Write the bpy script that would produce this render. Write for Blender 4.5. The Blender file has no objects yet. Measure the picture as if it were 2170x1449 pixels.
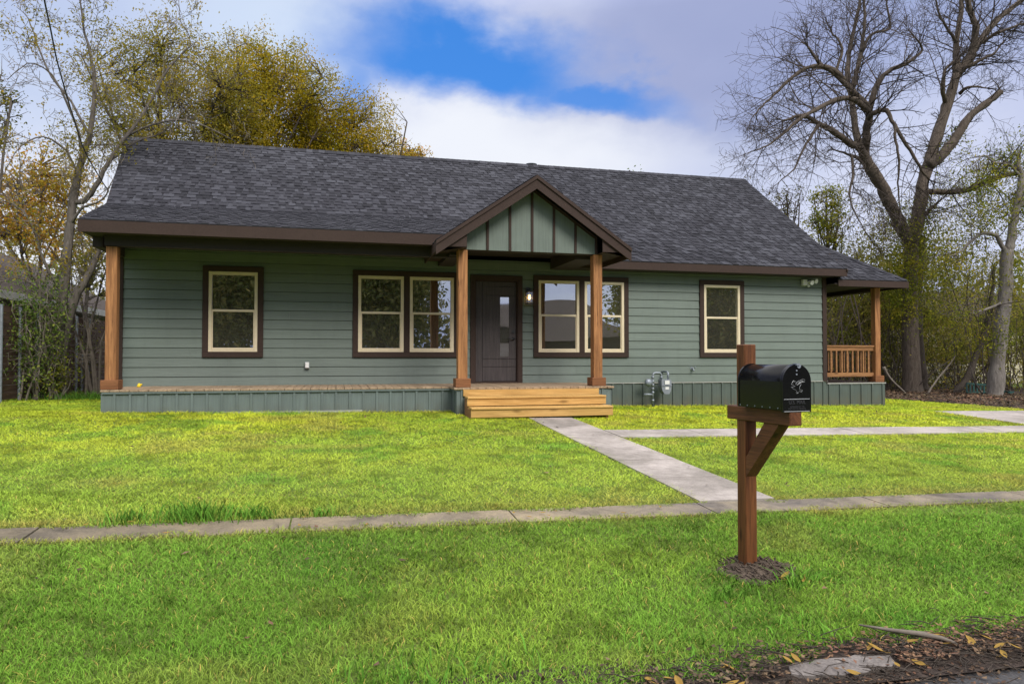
import bpy, math, random
import numpy as np
from mathutils import Vector, Matrix

# ------------------------------------------------------------------ basics
scene = bpy.context.scene
col = scene.collection
PI = math.pi
rad = math.radians
random.seed(7)

# photograph geometry: facade plane is y=0, x runs along it, z up
FPX, PW, PH, HOR = 1500.0, 2170.0, 1449.0, 757.0
YAW = math.atan(FPX / (7141.0 - PW / 2))
PITCH = math.atan((HOR - PH / 2) / FPX)
CAM = Vector((0.0, -14.4, 1.0))
FWD = Vector((math.sin(YAW) * math.cos(PITCH), math.cos(YAW) * math.cos(PITCH), math.sin(PITCH)))
RGT = Vector((math.cos(YAW), -math.sin(YAW), 0.0))
UPV = RGT.cross(FWD)


def ray(px, py):
    return (FWD * FPX + RGT * (px - PW / 2) - UPV * (py - PH / 2)).normalized()


def atY(px, py, y):
    d = ray(px, py)
    return CAM + d * ((y - CAM.y) / d.y)


def atX(px, py, x):
    d = ray(px, py)
    return CAM + d * ((x - CAM.x) / d.x)


def g(x, y):
    """height of the ground"""
    x = min(max(x, -12.0), 26.0)
    b = 0.0 if y > -2 else (max(y, -11.7) + 2) * 0.045
    return b - 0.015 * (x - 2)


# ------------------------------------------------------------------ mesh builder
OFF = {}


class MB:
    def __init__(self):
        self.v = []
        self.f = []

    def add(self, vs, fs):
        b = len(self.v)
        self.v.extend(vs)
        self.f.extend([tuple(b + i for i in f) for f in fs])

    def box(self, x0, x1, y0, y1, z0, z1):
        self.add([(x0, y0, z0), (x1, y0, z0), (x1, y1, z0), (x0, y1, z0), (x0, y0, z1), (x1, y0, z1), (x1, y1, z1), (x0, y1, z1)],
                 [(0, 3, 2, 1), (4, 5, 6, 7), (0, 1, 5, 4), (1, 2, 6, 5), (2, 3, 7, 6), (3, 0, 4, 7)])

    def cbox(self, x0, x1, y0, y1, z0, z1, c=0.006):
        """box with chamfered edges"""
        xs, ys, zs = (x0, x1), (y0, y1), (z0, z1)
        idx = {}
        vs = []
        for i in (0, 1):
            for j in (0, 1):
                for k in (0, 1):
                    for a in (0, 1, 2):
                        p = [xs[i], ys[j], zs[k]]
                        q = [xs[i] + (c if i == 0 else -c), ys[j] + (c if j == 0 else -c), zs[k] + (c if k == 0 else -c)]
                        q[a] = p[a]
                        idx[(i, j, k, a)] = len(vs)
                        vs.append(tuple(q))
        fs = []
        for a in range(3):
            b, d = (a + 1) % 3, (a + 2) % 3
            for s in (0, 1):
                loop = []
                for (u, w) in ((0, 0), (1, 0), (1, 1), (0, 1)):
                    key = [0, 0, 0]
                    key[a], key[b], key[d] = s, u, w
                    loop.append(idx[(*key, a)])
                fs.append(tuple(loop if s else loop[::-1]))
        for a in range(3):   # edges along axis a
            b, d = (a + 1) % 3, (a + 2) % 3
            for u in (0, 1):
                for w in (0, 1):
                    k0 = [0, 0, 0]; k1 = [0, 0, 0]
                    k0[b] = k1[b] = u; k0[d] = k1[d] = w
                    k0[a] = 0; k1[a] = 1
                    q = (idx[(*k0, b)], idx[(*k1, b)], idx[(*k1, d)], idx[(*k0, d)])
                    fs.append(q if (u ^ w) else q[::-1])
        for i in (0, 1):
            for j in (0, 1):
                for k in (0, 1):
                    t = (idx[(i, j, k, 0)], idx[(i, j, k, 1)], idx[(i, j, k, 2)])
                    fs.append(t if (i + j + k) % 2 else t[::-1])
        self.add(vs, fs)

    def bar(self, p, q, w, h, up=(0, 0, 1)):
        """square bar from p to q"""
        p, q = Vector(p), Vector(q)
        d = (q - p).normalized()
        s = d.cross(Vector(up))
        if s.length < 1e-4:
            s = d.cross(Vector((1, 0, 0)))
        s.normalize()
        u = s.cross(d)
        vs = []
        for c in (p, q):
            for (a, b) in ((-1, -1), (1, -1), (1, 1), (-1, 1)):
                vs.append(tuple(c + s * (a * w / 2) + u * (b * h / 2)))
        self.add(vs, [(0, 1, 2, 3)[::-1], (4, 5, 6, 7), (0, 1, 5, 4), (1, 2, 6, 5), (2, 3, 7, 6), (3, 0, 4, 7)])

    def tube(self, pts, rs, n=6, cap=True):
        k = len(pts)
        if isinstance(rs, (int, float)):
            rs = [rs] * k
        pts = [Vector(p) for p in pts]
        b = len(self.v)
        s = None
        for i in range(k):
            if i == 0:
                t = pts[1] - pts[0]
            elif i == k - 1:
                t = pts[-1] - pts[-2]
            else:
                t = pts[i + 1] - pts[i - 1]
            if t.length < 1e-9:
                t = Vector((0, 0, 1))
            t.normalize()
            if s is None:
                s = t.cross(Vector((0.31, 0.2, 0.93)))
                if s.length < 0.1:
                    s = t.cross(Vector((1, 0, 0)))
            else:
                s = s - t * s.dot(t)
                if s.length < 1e-6:
                    s = t.cross(Vector((1, 0.3, 0)))
            s.normalize()
            u = t.cross(s)
            p, r = pts[i], rs[i]
            for j in range(n):
                a = 2 * PI * j / n
                c_, s_ = math.cos(a) * r, math.sin(a) * r
                self.v.append((p.x + s.x * c_ + u.x * s_, p.y + s.y * c_ + u.y * s_, p.z + s.z * c_ + u.z * s_))
        for i in range(k - 1):
            for j in range(n):
                a, c = b + i * n + j, b + i * n + (j + 1) % n
                self.f.append((a, c, c + n, a + n))
        if cap:
            self.f.append(tuple(b + j for j in range(n))[::-1])
            self.f.append(tuple(b + (k - 1) * n + j for j in range(n)))

    def disc_prism(self, c, axis, r, h, n=20):
        c, a = Vector(c), Vector(axis).normalized()
        self.tube([c, c + a * h], [r, r], n)

    def prism(self, poly, o, ux, uy, un, h):
        """flat polygon poly (2-D) in frame o,ux,uy extruded by h along un"""
        o, ux, uy, un = Vector(o), Vector(ux), Vector(uy), Vector(un)
        n = len(poly)
        a = [o + ux * x + uy * y for x, y in poly]
        vs = [tuple(p) for p in a] + [tuple(p + un * h) for p in a]
        fs = [tuple(range(n))[::-1], tuple(range(n, 2 * n))] + [(i, (i + 1) % n, (i + 1) % n + n, i + n) for i in range(n)]
        self.add(vs, fs)

    def build(self, name, m, parent=None, smooth=False):
        me = bpy.data.meshes.new(name)
        ox = OFF.get(parent.name, Vector((0, 0, 0))) if parent else Vector((0, 0, 0))
        vs = np.array(self.v, dtype=np.float32).reshape(-1, 3) - np.array(ox, dtype=np.float32)
        me.from_pydata(vs.tolist(), [], self.f)
        if smooth:
            me.polygons.foreach_set('use_smooth', [True] * len(me.polygons))
        me.update()
        o = bpy.data.objects.new(name, me)
        if m is not None:
            me.materials.append(m)
        col.objects.link(o)
        if parent:
            o.parent = parent
            OFF[o.name] = ox
        return o


def recalc(o):
    import bmesh
    b = bmesh.new()
    b.from_mesh(o.data)
    bmesh.ops.recalc_face_normals(b, faces=b.faces)
    b.to_mesh(o.data)
    b.free()
    return o


def tag(o, label=None, cat=None, group=None, kind=None):
    if label: o['label'] = label
    if cat: o['category'] = cat
    if group: o['group'] = group
    if kind: o['kind'] = kind
    return o


def thing(name, loc, label, cat, group=None, rz=0.0):
    o = bpy.data.objects.new(name, None)
    o.empty_display_size = 0.2
    col.objects.link(o)
    o.location = loc
    o.rotation_euler = (0, 0, rz)
    OFF[o.name] = Vector(loc) if rz == 0 else Vector((0, 0, 0))
    return tag(o, label, cat, group)


def fast_mesh(name, V, F, m, parent=None, colors=None):
    """V (n,3), F (k, 3 or 4) numpy"""
    me = bpy.data.meshes.new(name)
    n, k, w = len(V), len(F), F.shape[1]
    ox = OFF.get(parent.name, Vector((0, 0, 0))) if parent else Vector((0, 0, 0))
    V = (V - np.array(ox)).astype(np.float32)
    me.vertices.add(n)
    me.vertices.foreach_set('co', V.ravel())
    me.loops.add(k * w)
    me.loops.foreach_set('vertex_index', F.astype(np.int32).ravel())
    me.polygons.add(k)
    me.polygons.foreach_set('loop_start', np.arange(0, k * w, w, dtype=np.int32))
    me.polygons.foreach_set('loop_total', np.full(k, w, dtype=np.int32))
    if colors is not None:
        at = me.color_attributes.new('tint', 'FLOAT_COLOR', 'POINT')
        c4 = np.ones((n, 4), dtype=np.float32)
        c4[:, :3] = colors
        at.data.foreach_set('color', c4.ravel())
    me.update(calc_edges=True)
    me.validate()
    if m is not None:
        me.materials.append(m)
    o = bpy.data.objects.new(name, me)
    col.objects.link(o)
    if parent:
        o.parent = parent
        OFF[o.name] = ox
    return o


# ------------------------------------------------------------------ materials
class NT:
    def __init__(self, name):
        self.m = bpy.data.materials.new(name)
        self.m.use_nodes = True
        self.t = self.m.node_tree
        self.t.nodes.clear()
        self.out = self.t.nodes.new('ShaderNodeOutputMaterial')

    def n(self, typ, **kw):
        nd = self.t.nodes.new(typ)
        for k, v in kw.items():
            if k == 'ins':
                for i, val in v.items():
                    nd.inputs[i].default_value = val
            else:
                setattr(nd, k, v)
        return nd

    def l(self, a, b):
        self.t.links.new(a, b)

    def coord(self, scale=(1, 1, 1), kind='Object'):
        c = self.n('ShaderNodeTexCoord')
        mp = self.n('ShaderNodeMapping')
        mp.inputs['Scale'].default_value = scale
        self.l(c.outputs[kind], mp.inputs[0])
        return mp.outputs[0]

    def noise(self, vec, scale=5, detail=4, rough=0.55, dist=0.0):
        nd = self.n('ShaderNodeTexNoise')
        nd.inputs['Scale'].default_value = scale
        nd.inputs['Detail'].default_value = detail
        nd.inputs['Roughness'].default_value = rough
        nd.inputs['Distortion'].default_value = dist
        if vec is not None:
            self.l(vec, nd.inputs['Vector'])
        return nd.outputs['Fac']

    def ramp(self, fac, stops):
        r = self.n('ShaderNodeValToRGB')
        e = r.color_ramp.elements
        while len(e) < len(stops):
            e.new(0.5)
        for i, (p, c) in enumerate(stops):
            e[i].position = p
            e[i].color = (*c, 1) if len(c) == 3 else c
        self.l(fac, r.inputs[0])
        return r.outputs[0]

    def math(self, op, a, b=None, clamp=False):
        nd = self.n('ShaderNodeMath', operation=op, use_clamp=clamp)
        for i, x in enumerate((a, b)):
            if x is None: continue
            if isinstance(x, (int, float)):
                nd.inputs[i].default_value = x
            else:
                self.l(x, nd.inputs[i])
        return nd.outputs[0]

    def mix(self, fac, a, b, blend='MIX'):
        nd = self.n('ShaderNodeMix', data_type='RGBA', blend_type=blend)
        for sock, x in ((nd.inputs[0], fac), (nd.inputs[6], a), (nd.inputs[7], b)):
            if isinstance(x, (int, float)):
                sock.default_value = x
            elif isinstance(x, tuple):
                sock.default_value = (*x, 1) if len(x) == 3 else x
            else:
                self.l(x, sock)
        return nd.outputs[2]

    def bump(self, h, strength=0.3, dist=0.01):
        b = self.n('ShaderNodeBump')
        b.inputs['Strength'].default_value = strength
        b.inputs['Distance'].default_value = dist
        self.l(h, b.inputs['Height'])
        return b.outputs[0]

    def princ(self, colr, rough=0.7, normal=None, metal=0.0, spec=0.4):
        p = self.n('ShaderNodeBsdfPrincipled')
        if isinstance(colr, tuple):
            p.inputs['Base Color'].default_value = (*colr, 1)
        else:
            self.l(colr, p.inputs['Base Color'])
        if isinstance(rough, (int, float)):
            p.inputs['Roughness'].default_value = rough
        else:
            self.l(rough, p.inputs['Roughness'])
        p.inputs['Metallic'].default_value = metal
        p.inputs['Specular IOR Level'].default_value = spec
        if normal is not None:
            self.l(normal, p.inputs['Normal'])
        return p.outputs[0]

    def done(self, sh):
        self.l(sh, self.out.inputs[0])
        return self.m


def c3(c, k):
    return tuple(x * k for x in c)


def paint(name, c, rough=0.65, var=0.12, scale=3.0, grain=None, bump=0.15, spec=0.35, board=0.0):
    """painted surface with soft mottling and, if grain is given, embossed grain stretched along an axis"""
    t = NT(name)
    co = t.coord()
    n1 = t.noise(co, scale, 5)
    cc = t.ramp(n1, [(0.3, c3(c, 1 - var)), (0.7, c3(c, 1 + var))])
    nrm = None
    if grain:
        gco = t.coord(grain)
        n2 = t.noise(gco, 1.0, 4, 0.6, 0.6)
        cc = t.mix(0.35, cc, t.ramp(n2, [(0.35, c3(c, 0.72)), (0.65, c3(c, 1.22))]))
        nrm = t.bump(n2, bump, 0.01)
    if 'skirt' in name:
        c_ = t.n('ShaderNodeTexCoord')
        sp = t.n('ShaderNodeSeparateXYZ'); t.l(c_.outputs['Object'], sp.inputs[0])
        mr = t.n('ShaderNodeMapRange'); t.l(sp.outputs['Z'], mr.inputs[0])
        for i_, v_ in ((1, 0.22), (2, -0.02), (3, 0.0), (4, 0.75)):
            mr.inputs[i_].default_value = v_
        sn = t.noise(t.coord((2.2, 2.2, 1.0)), 2.5, 5, 0.65)
        cc = t.mix(t.math('MULTIPLY', mr.outputs[0], t.ramp(sn, [(0.35, (0.1, 0.1, 0.1)), (0.65, (1, 1, 1))])), cc, (0.12, 0.105, 0.07))
    if board:
        ge = t.n('ShaderNodeNewGeometry')
        cc = t.mix(1.0, cc, t.ramp(ge.outputs['Random Per Island'], [(0, (1 - board,) * 3), (1, (1 + board,) * 3)]), 'MULTIPLY')
        st = t.noise(t.coord((3.0, 3.0, 0.5)), 1.6, 5, 0.65)
        cc = t.mix(t.ramp(st, [(0.52, (0, 0, 0)), (0.75, (0.5, 0.5, 0.5))]), cc, c3(c, 0.8))
    return t.done(t.princ(cc, rough, nrm, 0, spec))


def wood(name, dark, light, axis='z', rough=0.7, knots=True, scale=1.0, bump=0.35):
    t = NT(name)
    s = {'x': (1.5, 26, 26), 'y': (26, 1.5, 26), 'z': (26, 26, 1.5)}[axis]
    co = t.coord(tuple(k * scale for k in s))
    n1 = t.noise(co, 1.0, 6, 0.62, 1.4)
    cc = t.ramp(n1, [(0.28, dark), (0.46, tuple((a + b) / 2 for a, b in zip(dark, light))), (0.72, light)])
    c2 = t.coord()
    n2 = t.noise(c2, 1.7, 3)
    n3 = t.noise(t.coord(tuple(k * scale * 0.33 for k in s)), 1.0, 4, 0.6, 2.2)
    cc = t.mix(t.ramp(n3, [(0.40, (0, 0, 0)), (0.62, (0.62, 0.62, 0.62))]), cc, c3(dark, 0.8))
    cc = t.mix(t.math('MULTIPLY', n2, 0.4), cc, t.mix(0.6, dark, light))
    n5 = t.noise(t.coord(tuple(k * 2.6 for k in s)), 1.0, 3, 0.6, 0.4)
    cc = t.mix(t.math('MULTIPLY', t.math('GREATER_THAN', n5, 0.62), 0.35), cc, c3(dark, 0.55))
    if knots:
        ks = {'x': (1.6, 5, 5), 'y': (5, 1.6, 5), 'z': (5, 5, 1.6)}[axis]
        v = t.n('ShaderNodeTexVoronoi')
        v.inputs['Scale'].default_value = 1.0 * scale
        v.inputs['Randomness'].default_value = 1.0
        t.l(t.coord(ks), v.inputs['Vector'])
        kn = t.ramp(v.outputs['Distance'], [(0.05, (1, 1, 1)), (0.14, (0, 0, 0))])
        cc = t.mix(t.math('MULTIPLY', kn, 0.75), cc, c3(dark, 0.45))
    return t.done(t.princ(cc, rough, t.bump(n1, bump, 0.006), 0, 0.3))


def simple(name, c, rough=0.5, metal=0.0, spec=0.5, var=0.08):
    t = NT(name)
    n1 = t.noise(t.coord(), 14, 3)
    cc = t.ramp(n1, [(0.3, c3(c, 1 - var)), (0.7, c3(c, 1 + var))])
    return t.done(t.princ(cc, rough, None, metal, spec))


def leafmat(name, cols, transl=0.35, rough=0.55):
    """per-leaf colour; light passes through"""
    t = NT(name)
    ge = t.n('ShaderNodeNewGeometry')
    k = len(cols)
    cc = t.ramp(ge.outputs['Random Per Island'], [(i / max(1, k - 1), c) for i, c in enumerate(cols)])
    nz = t.noise(t.coord(), 0.75, 2)
    cc = t.mix(1.0, cc, t.ramp(nz, [(0.36, (0.64, 0.74, 0.64)), (0.5, (0.9, 0.95, 0.9)), (0.66, (1.25, 1.1, 1.0))]), 'MULTIPLY')
    d = t.n('ShaderNodeBsdfDiffuse')
    t.l(cc, d.inputs[0])
    tr = t.n('ShaderNodeBsdfTranslucent')
    t.l(cc, tr.inputs[0])
    mx = t.n('ShaderNodeMixShader')
    mx.inputs[0].default_value = transl
    t.l(d.outputs[0], mx.inputs[1]); t.l(tr.outputs[0], mx.inputs[2])
    return t.done(mx.outputs[0])


def bark(name, dark, light, scale=1.0):
    t = NT(name)
    co = t.coord((9 * scale, 9 * scale, 2.2 * scale))
    n1 = t.noise(co, 1.6, 6, 0.65, 1.0)
    n2 = t.noise(t.coord(), 0.8, 3)
    cc = t.ramp(n1, [(0.3, dark), (0.62, light)])
    cc = t.mix(t.math('MULTIPLY', n2, 0.5), cc, c3(light, 1.25))
    return t.done(t.princ(cc, 0.9, t.bump(n1, 0.9, 0.05), 0, 0.2))


M = {}
M['siding'] = paint('siding_paint', (0.158, 0.192, 0.168), 0.6, 0.09, 1.2, (1.6, 20, 60), 0.35, 0.35, 0.07)
M['skirt'] = paint('skirt_paint', (0.140, 0.174, 0.165), 0.6, 0.12, 2.0, (40, 40, 1.2), 0.25, 0.35, 0.10)
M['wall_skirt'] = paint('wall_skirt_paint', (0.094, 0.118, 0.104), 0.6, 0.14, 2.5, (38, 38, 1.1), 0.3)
M['gable'] = paint('gable_paint', (0.150, 0.182, 0.158), 0.6, 0.14, 2.5, (38, 38, 1.1), 0.3)
M['brown'] = paint('trim_brown', (0.050, 0.032, 0.026), 0.72, 0.10, 4.0, (30, 30, 30), 0.15, 0.2)
M['brown_dark'] = paint('soffit_brown', (0.040, 0.030, 0.029), 0.7, 0.12, 3.0)
M['beige'] = simple('window_vinyl', (0.72, 0.61, 0.43), 0.45, 0, 0.4, 0.04)
M['cedar'] = wood('cedar_stain', (0.11, 0.040, 0.014), (0.62, 0.29, 0.115), 'z')
M['cedar_x'] = wood('cedar_stain_rail', (0.19, 0.085, 0.032), (0.47, 0.235, 0.10), 'x')
M['cedar_base'] = wood('cedar_base', (0.14, 0.055, 0.022), (0.34, 0.145, 0.062), 'x', knots=False)
M['pine'] = wood('new_pine', (0.45, 0.24, 0.065), (0.74, 0.47, 0.17), 'x', 0.6, True, 0.8, 0.12)
M['pine_end'] = wood('pine_end', (0.24, 0.12, 0.05), (0.42, 0.22, 0.1), 'y', 0.7, False)
M['deck'] = wood('deck_boards', (0.22, 0.15, 0.095), (0.52, 0.38, 0.25), 'y', 0.75, True, 0.7, 0.2)
M['post_dark'] = wood('mailbox_post_wood', (0.050, 0.016, 0.006), (0.27, 0.10, 0.034), 'z', 0.55, True, 1.4)
M['post_dark_y'] = wood('mailbox_beam_wood', (0.050, 0.018, 0.008), (0.22, 0.085, 0.034), 'y', 0.55, True, 1.4)
M['door'] = wood('door_stain', (0.040, 0.033, 0.033), (0.095, 0.078, 0.077), 'z', 0.5, False, 1.0, 0.2)
M['black_metal'] = simple('black_metal', (0.018, 0.018, 0.02), 0.35, 0.0, 0.6)
M['steel'] = simple('galvanised_steel', (0.27, 0.30, 0.34), 0.5, 0.4, 0.5, 0.2)
M['meter_grey'] = simple('meter_grey', (0.22, 0.24, 0.275), 0.5, 0.0, 0.5, 0.1)
M['white'] = simple('white_plastic', (0.72, 0.72, 0.70), 0.4)
M['label_white'] = simple('label_white', (0.75, 0.74, 0.72), 0.5)
M['grey_plastic'] = simple('grey_plastic', (0.42, 0.45, 0.45), 0.5)
M['yellow'] = simple('yellow_plastic', (0.85, 0.62, 0.02), 0.4)
M['wall_int'] = simple('interior_paint', (0.30, 0.29, 0.27), 0.9)
M['cabinet'] = simple('cabinet_paint', (0.20, 0.24, 0.19), 0.6)
M['counter'] = simple('counter_top', (0.60, 0.58, 0.54), 0.3)
M['fence_wood'] = wood('old_fence', (0.045, 0.026, 0.019), (0.17, 0.105, 0.078), 'y', 0.9, False, 0.8, 0.5)
M['trim_white'] = paint('old_white_trim', (0.36, 0.36, 0.33), 0.7, 0.15)
M['n_siding'] = paint('neighbour_siding', (0.24, 0.25, 0.23), 0.8, 0.1, 2, (1, 20, 40))
M['old_roof'] = simple('old_brown_roof', (0.075, 0.06, 0.052), 0.9, 0, 0.2, 0.3)
M['brick'] = simple('brick_red', (0.26, 0.13, 0.095), 0.9, 0, 0.3, 0.3)
M['cream_wall'] = simple('cream_wall', (0.62, 0.56, 0.42), 0.9, 0, 0.3, 0.15)
M['green_plastic'] = simple('dark_green_plastic', (0.02, 0.07, 0.06), 0.45)
M['wire'] = simple('rusty_wire', (0.16, 0.15, 0.14), 0.6, 0.4)
M['cable'] = simple('cable_rubber', (0.03, 0.032, 0.035), 0.5)
M['bark_big'] = bark('bark_grey_brown', (0.033, 0.025, 0.020), (0.135, 0.107, 0.085))
M['bark_mid'] = bark('bark_grey', (0.055, 0.046, 0.040), (0.165, 0.143, 0.125), 0.9)
M['bark_pale'] = bark('bark_pale_grey', (0.07, 0.060, 0.052), (0.235, 0.210, 0.185), 0.8)
M['bark_dark'] = bark('bark_dark', (0.022, 0.018, 0.015), (0.085, 0.068, 0.055))
M['twig'] = simple('twig_grey', (0.070, 0.055, 0.047), 0.9, 0, 0.2, 0.2)
M['twig_pale'] = simple('twig_pale', (0.17, 0.145, 0.12), 0.9, 0, 0.2, 0.2)
M['leaf_gold'] = leafmat('leaf_gold_olive', [(0.23, 0.20, 0.018), (0.40, 0.30, 0.022), (0.56, 0.39, 0.030), (0.36, 0.29, 0.028), (0.66, 0.43, 0.045)], 0.5)
M['leaf_gold2'] = leafmat('leaf_gold_brown', [(0.22, 0.19, 0.035), (0.38, 0.30, 0.05), (0.30, 0.25, 0.04), (0.50, 0.36, 0.06)], 0.5)
M['leaf_olive'] = leafmat('leaf_olive', [(0.10, 0.115, 0.02), (0.17, 0.17, 0.025), (0.25, 0.21, 0.035), (0.14, 0.15, 0.025)])
M['leaf_orange'] = leafmat('leaf_orange', [(0.60, 0.32, 0.04), (0.72, 0.45, 0.07), (0.50, 0.38, 0.05), (0.60, 0.26, 0.06), (0.46, 0.40, 0.07)], 0.5)
M['leaf_green'] = leafmat('leaf_shrub_green', [(0.07, 0.12, 0.03), (0.14, 0.21, 0.045), (0.24, 0.30, 0.07), (0.38, 0.42, 0.09)], 0.42)
M['leaf_ivy'] = leafmat('leaf_ivy', [(0.11, 0.15, 0.022), (0.24, 0.25, 0.03), (0.40, 0.36, 0.045), (0.17, 0.20, 0.035)], 0.45)
M['leaf_thicket'] = leafmat('leaf_thicket', [(0.10, 0.115, 0.025), (0.24, 0.23, 0.045), (0.40, 0.35, 0.07), (0.20, 0.16, 0.07), (0.30, 0.30, 0.055)], 0.5)
M['leaf_far'] = leafmat('leaf_far', [(0.17, 0.17, 0.09), (0.28, 0.25, 0.13), (0.22, 0.20, 0.12)], 0.45)
M['leaf_dark'] = leafmat('leaf_dark_pine', [(0.08, 0.09, 0.04), (0.17, 0.17, 0.065), (0.28, 0.23, 0.09)])
M['leaf_litter'] = leafmat('leaf_litter_brown', [(0.085, 0.058, 0.045), (0.16, 0.105, 0.075), (0.26, 0.18, 0.12), (0.06, 0.045, 0.038), (0.20, 0.12, 0.09)], 0.1)
M['leaf_yellow'] = leafmat('leaf_fallen_yellow', [(0.42, 0.27, 0.06), (0.52, 0.36, 0.09), (0.34, 0.19, 0.06), (0.46, 0.35, 0.13)], 0.15)


def glassmat(name, refl=0.5, tint=(0.75, 0.8, 0.78), wav=0.006, rough=0.0, haze=0.09):
    t = NT(name)
    n = t.noise(t.coord((1, 1, 1)), 1.1, 1, 0.4)
    nb = t.bump(n, wav, 1.0)
    gl = t.n('ShaderNodeBsdfGlossy')
    gl.inputs['Color'].default_value = (0.95, 0.97, 1.0, 1)
    gl.inputs['Roughness'].default_value = rough
    t.l(nb, gl.inputs['Normal'])
    tr = t.n('ShaderNodeBsdfTransparent')
    tr.inputs[0].default_value = (*tint, 1)
    mx = t.n('ShaderNodeMixShader')
    mx.inputs[0].default_value = refl
    t.l(tr.outputs[0], mx.inputs[1]); t.l(gl.outputs[0], mx.inputs[2])
    df = t.n('ShaderNodeBsdfDiffuse')
    df.inputs[0].default_value = (0.30, 0.28, 0.22, 1)
    m2 = t.n('ShaderNodeMixShader')
    m2.inputs[0].default_value = haze
    t.l(mx.outputs[0], m2.inputs[1]); t.l(df.outputs[0], m2.inputs[2])
    return t.done(m2.outputs[0])


M['glass'] = glassmat('window_glass')
M['glass_lamp'] = glassmat('lamp_glass', 0.15, (0.95, 0.93, 0.88), 0.0, 0.0, 0.0)
M['glass_door'] = glassmat('door_glass_frosted', 0.6, (0.5, 0.52, 0.5), 0.05, 0.06)


def bulbmat():
    t = NT('warm_bulb')
    e = t.n('ShaderNodeEmission')
    e.inputs[0].default_value = (1.0, 0.55, 0.16, 1)
    e.inputs[1].default_value = 9.0
    return t.done(e.outputs[0])


M['bulb'] = bulbmat()


def shinglemat():
    t = NT('asphalt_shingle')
    ge = t.n('ShaderNodeNewGeometry')
    cc = t.ramp(ge.outputs['Random Per Island'], [(0.0, (0.020, 0.020, 0.025)), (0.3, (0.030, 0.030, 0.037)), (0.7, (0.042, 0.042, 0.051)), (1.0, (0.062, 0.063, 0.075))])
    sp = t.noise(t.coord(), 160, 2, 0.7)
    cc = t.mix(1.0, cc, t.ramp(sp, [(0.25, (0.62, 0.62, 0.62)), (0.75, (1.35, 1.35, 1.35))]), 'MULTIPLY')
    big = t.noise(t.coord(), 0.5, 3)
    cc = t.mix(1.0, cc, t.ramp(big, [(0.3, (0.88, 0.88, 0.9)), (0.7, (1.1, 1.1, 1.1))]), 'MULTIPLY')
    return t.done(t.princ(cc, 0.92, t.bump(sp, 0.3, 0.004), 0, 0.25))


M['shingle'] = shinglemat()


def concrete(name, c, stain, lo=0.4, hi=0.62, fine=0.16):
    t = NT(name)
    co = t.coord()
    n1 = t.noise(co, 1.1, 6, 0.62, 0.5)
    n2 = t.noise(co, 70, 3, 0.7)
    n3 = t.noise(co, 9, 4, 0.7)
    cc = t.mix(t.ramp(n1, [(lo, (0, 0, 0)), (hi, (1, 1, 1))]), c, stain)
    cc = t.mix(1.0, cc, t.ramp(n3, [(0.3, (0.8, 0.8, 0.8)), (0.7, (1.15, 1.15, 1.15))]), 'MULTIPLY')
    cc = t.mix(1.0, cc, t.ramp(n2, [(0.3, (1 - fine,) * 3), (0.7, (1 + fine,) * 3)]), 'MULTIPLY')
    return t.done(t.princ(cc, 0.88, t.bump(n2, 0.25, 0.004), 0, 0.3))


M['concrete'] = concrete('walk_concrete', (0.43, 0.38, 0.35), (0.26, 0.23, 0.205), 0.42, 0.64, 0.2)


def oldwalk():
    t = NT('old_sidewalk')
    co = t.coord()
    n1 = t.noise(co, 0.55, 5, 0.6, 0.8)
    n2 = t.noise(co, 3.2, 6, 0.7, 0.6)
    n3 = t.noise(co, 75, 3, 0.7)
    cc = t.ramp(n1, [(0.34, (0.15, 0.13, 0.115)), (0.5, (0.29, 0.24, 0.17)), (0.66, (0.40, 0.32, 0.20))])
    cc = t.mix(1.0, cc, t.ramp(n2, [(0.30, (0.5, 0.5, 0.5)), (0.52, (0.95, 0.95, 0.95)), (0.72, (1.25, 1.22, 1.15))]), 'MULTIPLY')
    cc = t.mix(1.0, cc, t.ramp(n3, [(0.3, (0.75,) * 3), (0.7, (1.22,) * 3)]), 'MULTIPLY')
    # the left stretch is darker
    c = t.n('ShaderNodeTexCoord')
    sp = t.n('ShaderNodeSeparateXYZ'); t.l(c.outputs['Object'], sp.inputs[0])
    mr = t.n('ShaderNodeMapRange'); t.l(sp.outputs['X'], mr.inputs[0])
    for i, v in ((1, -1.5), (2, 2.5), (3, 0.62), (4, 1.0)):
        mr.inputs[i].default_value = v
    cm = t.n('ShaderNodeCombineXYZ')
    for i in range(3): t.l(mr.outputs[0], cm.inputs[i])
    cc = t.mix(1.0, cc, cm.outputs[0], 'MULTIPLY')
    return t.done(t.princ(cc, 0.9, t.bump(n2, 0.4, 0.02), 0, 0.25))


M['old_concrete'] = oldwalk()
M['old_kerb'] = concrete('old_kerb', (0.30, 0.27, 0.25), (0.16, 0.14, 0.13), 0.35, 0.6, 0.3)
M['asphalt'] = concrete('asphalt', (0.075, 0.072, 0.075), (0.045, 0.042, 0.042), 0.4, 0.6, 0.5)


def soilmat(name, a, b, c):
    t = NT(name)
    co = t.coord()
    n1 = t.noise(co, 1.6, 6, 0.65)
    n2 = t.noise(co, 38, 4, 0.75)
    cc = t.ramp(n1, [(0.35, a), (0.65, b)])
    cc = t.mix(t.ramp(n2, [(0.42, (0, 0, 0)), (0.6, (1, 1, 1))]), cc, c)
    return t.done(t.princ(cc, 0.95, t.bump(n2, 0.8, 0.03), 0, 0.15))


M['ground'] = soilmat('lawn_soil', (0.13, 0.22, 0.04), (0.22, 0.29, 0.05), (0.11, 0.13, 0.04))
M['litter_soil'] = soilmat('litter_soil', (0.060, 0.045, 0.038), (0.105, 0.078, 0.064), (0.032, 0.025, 0.022))
M['mound_soil'] = soilmat('mound_soil', (0.10, 0.075, 0.055), (0.17, 0.13, 0.10), (0.055, 0.042, 0.033))


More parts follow.
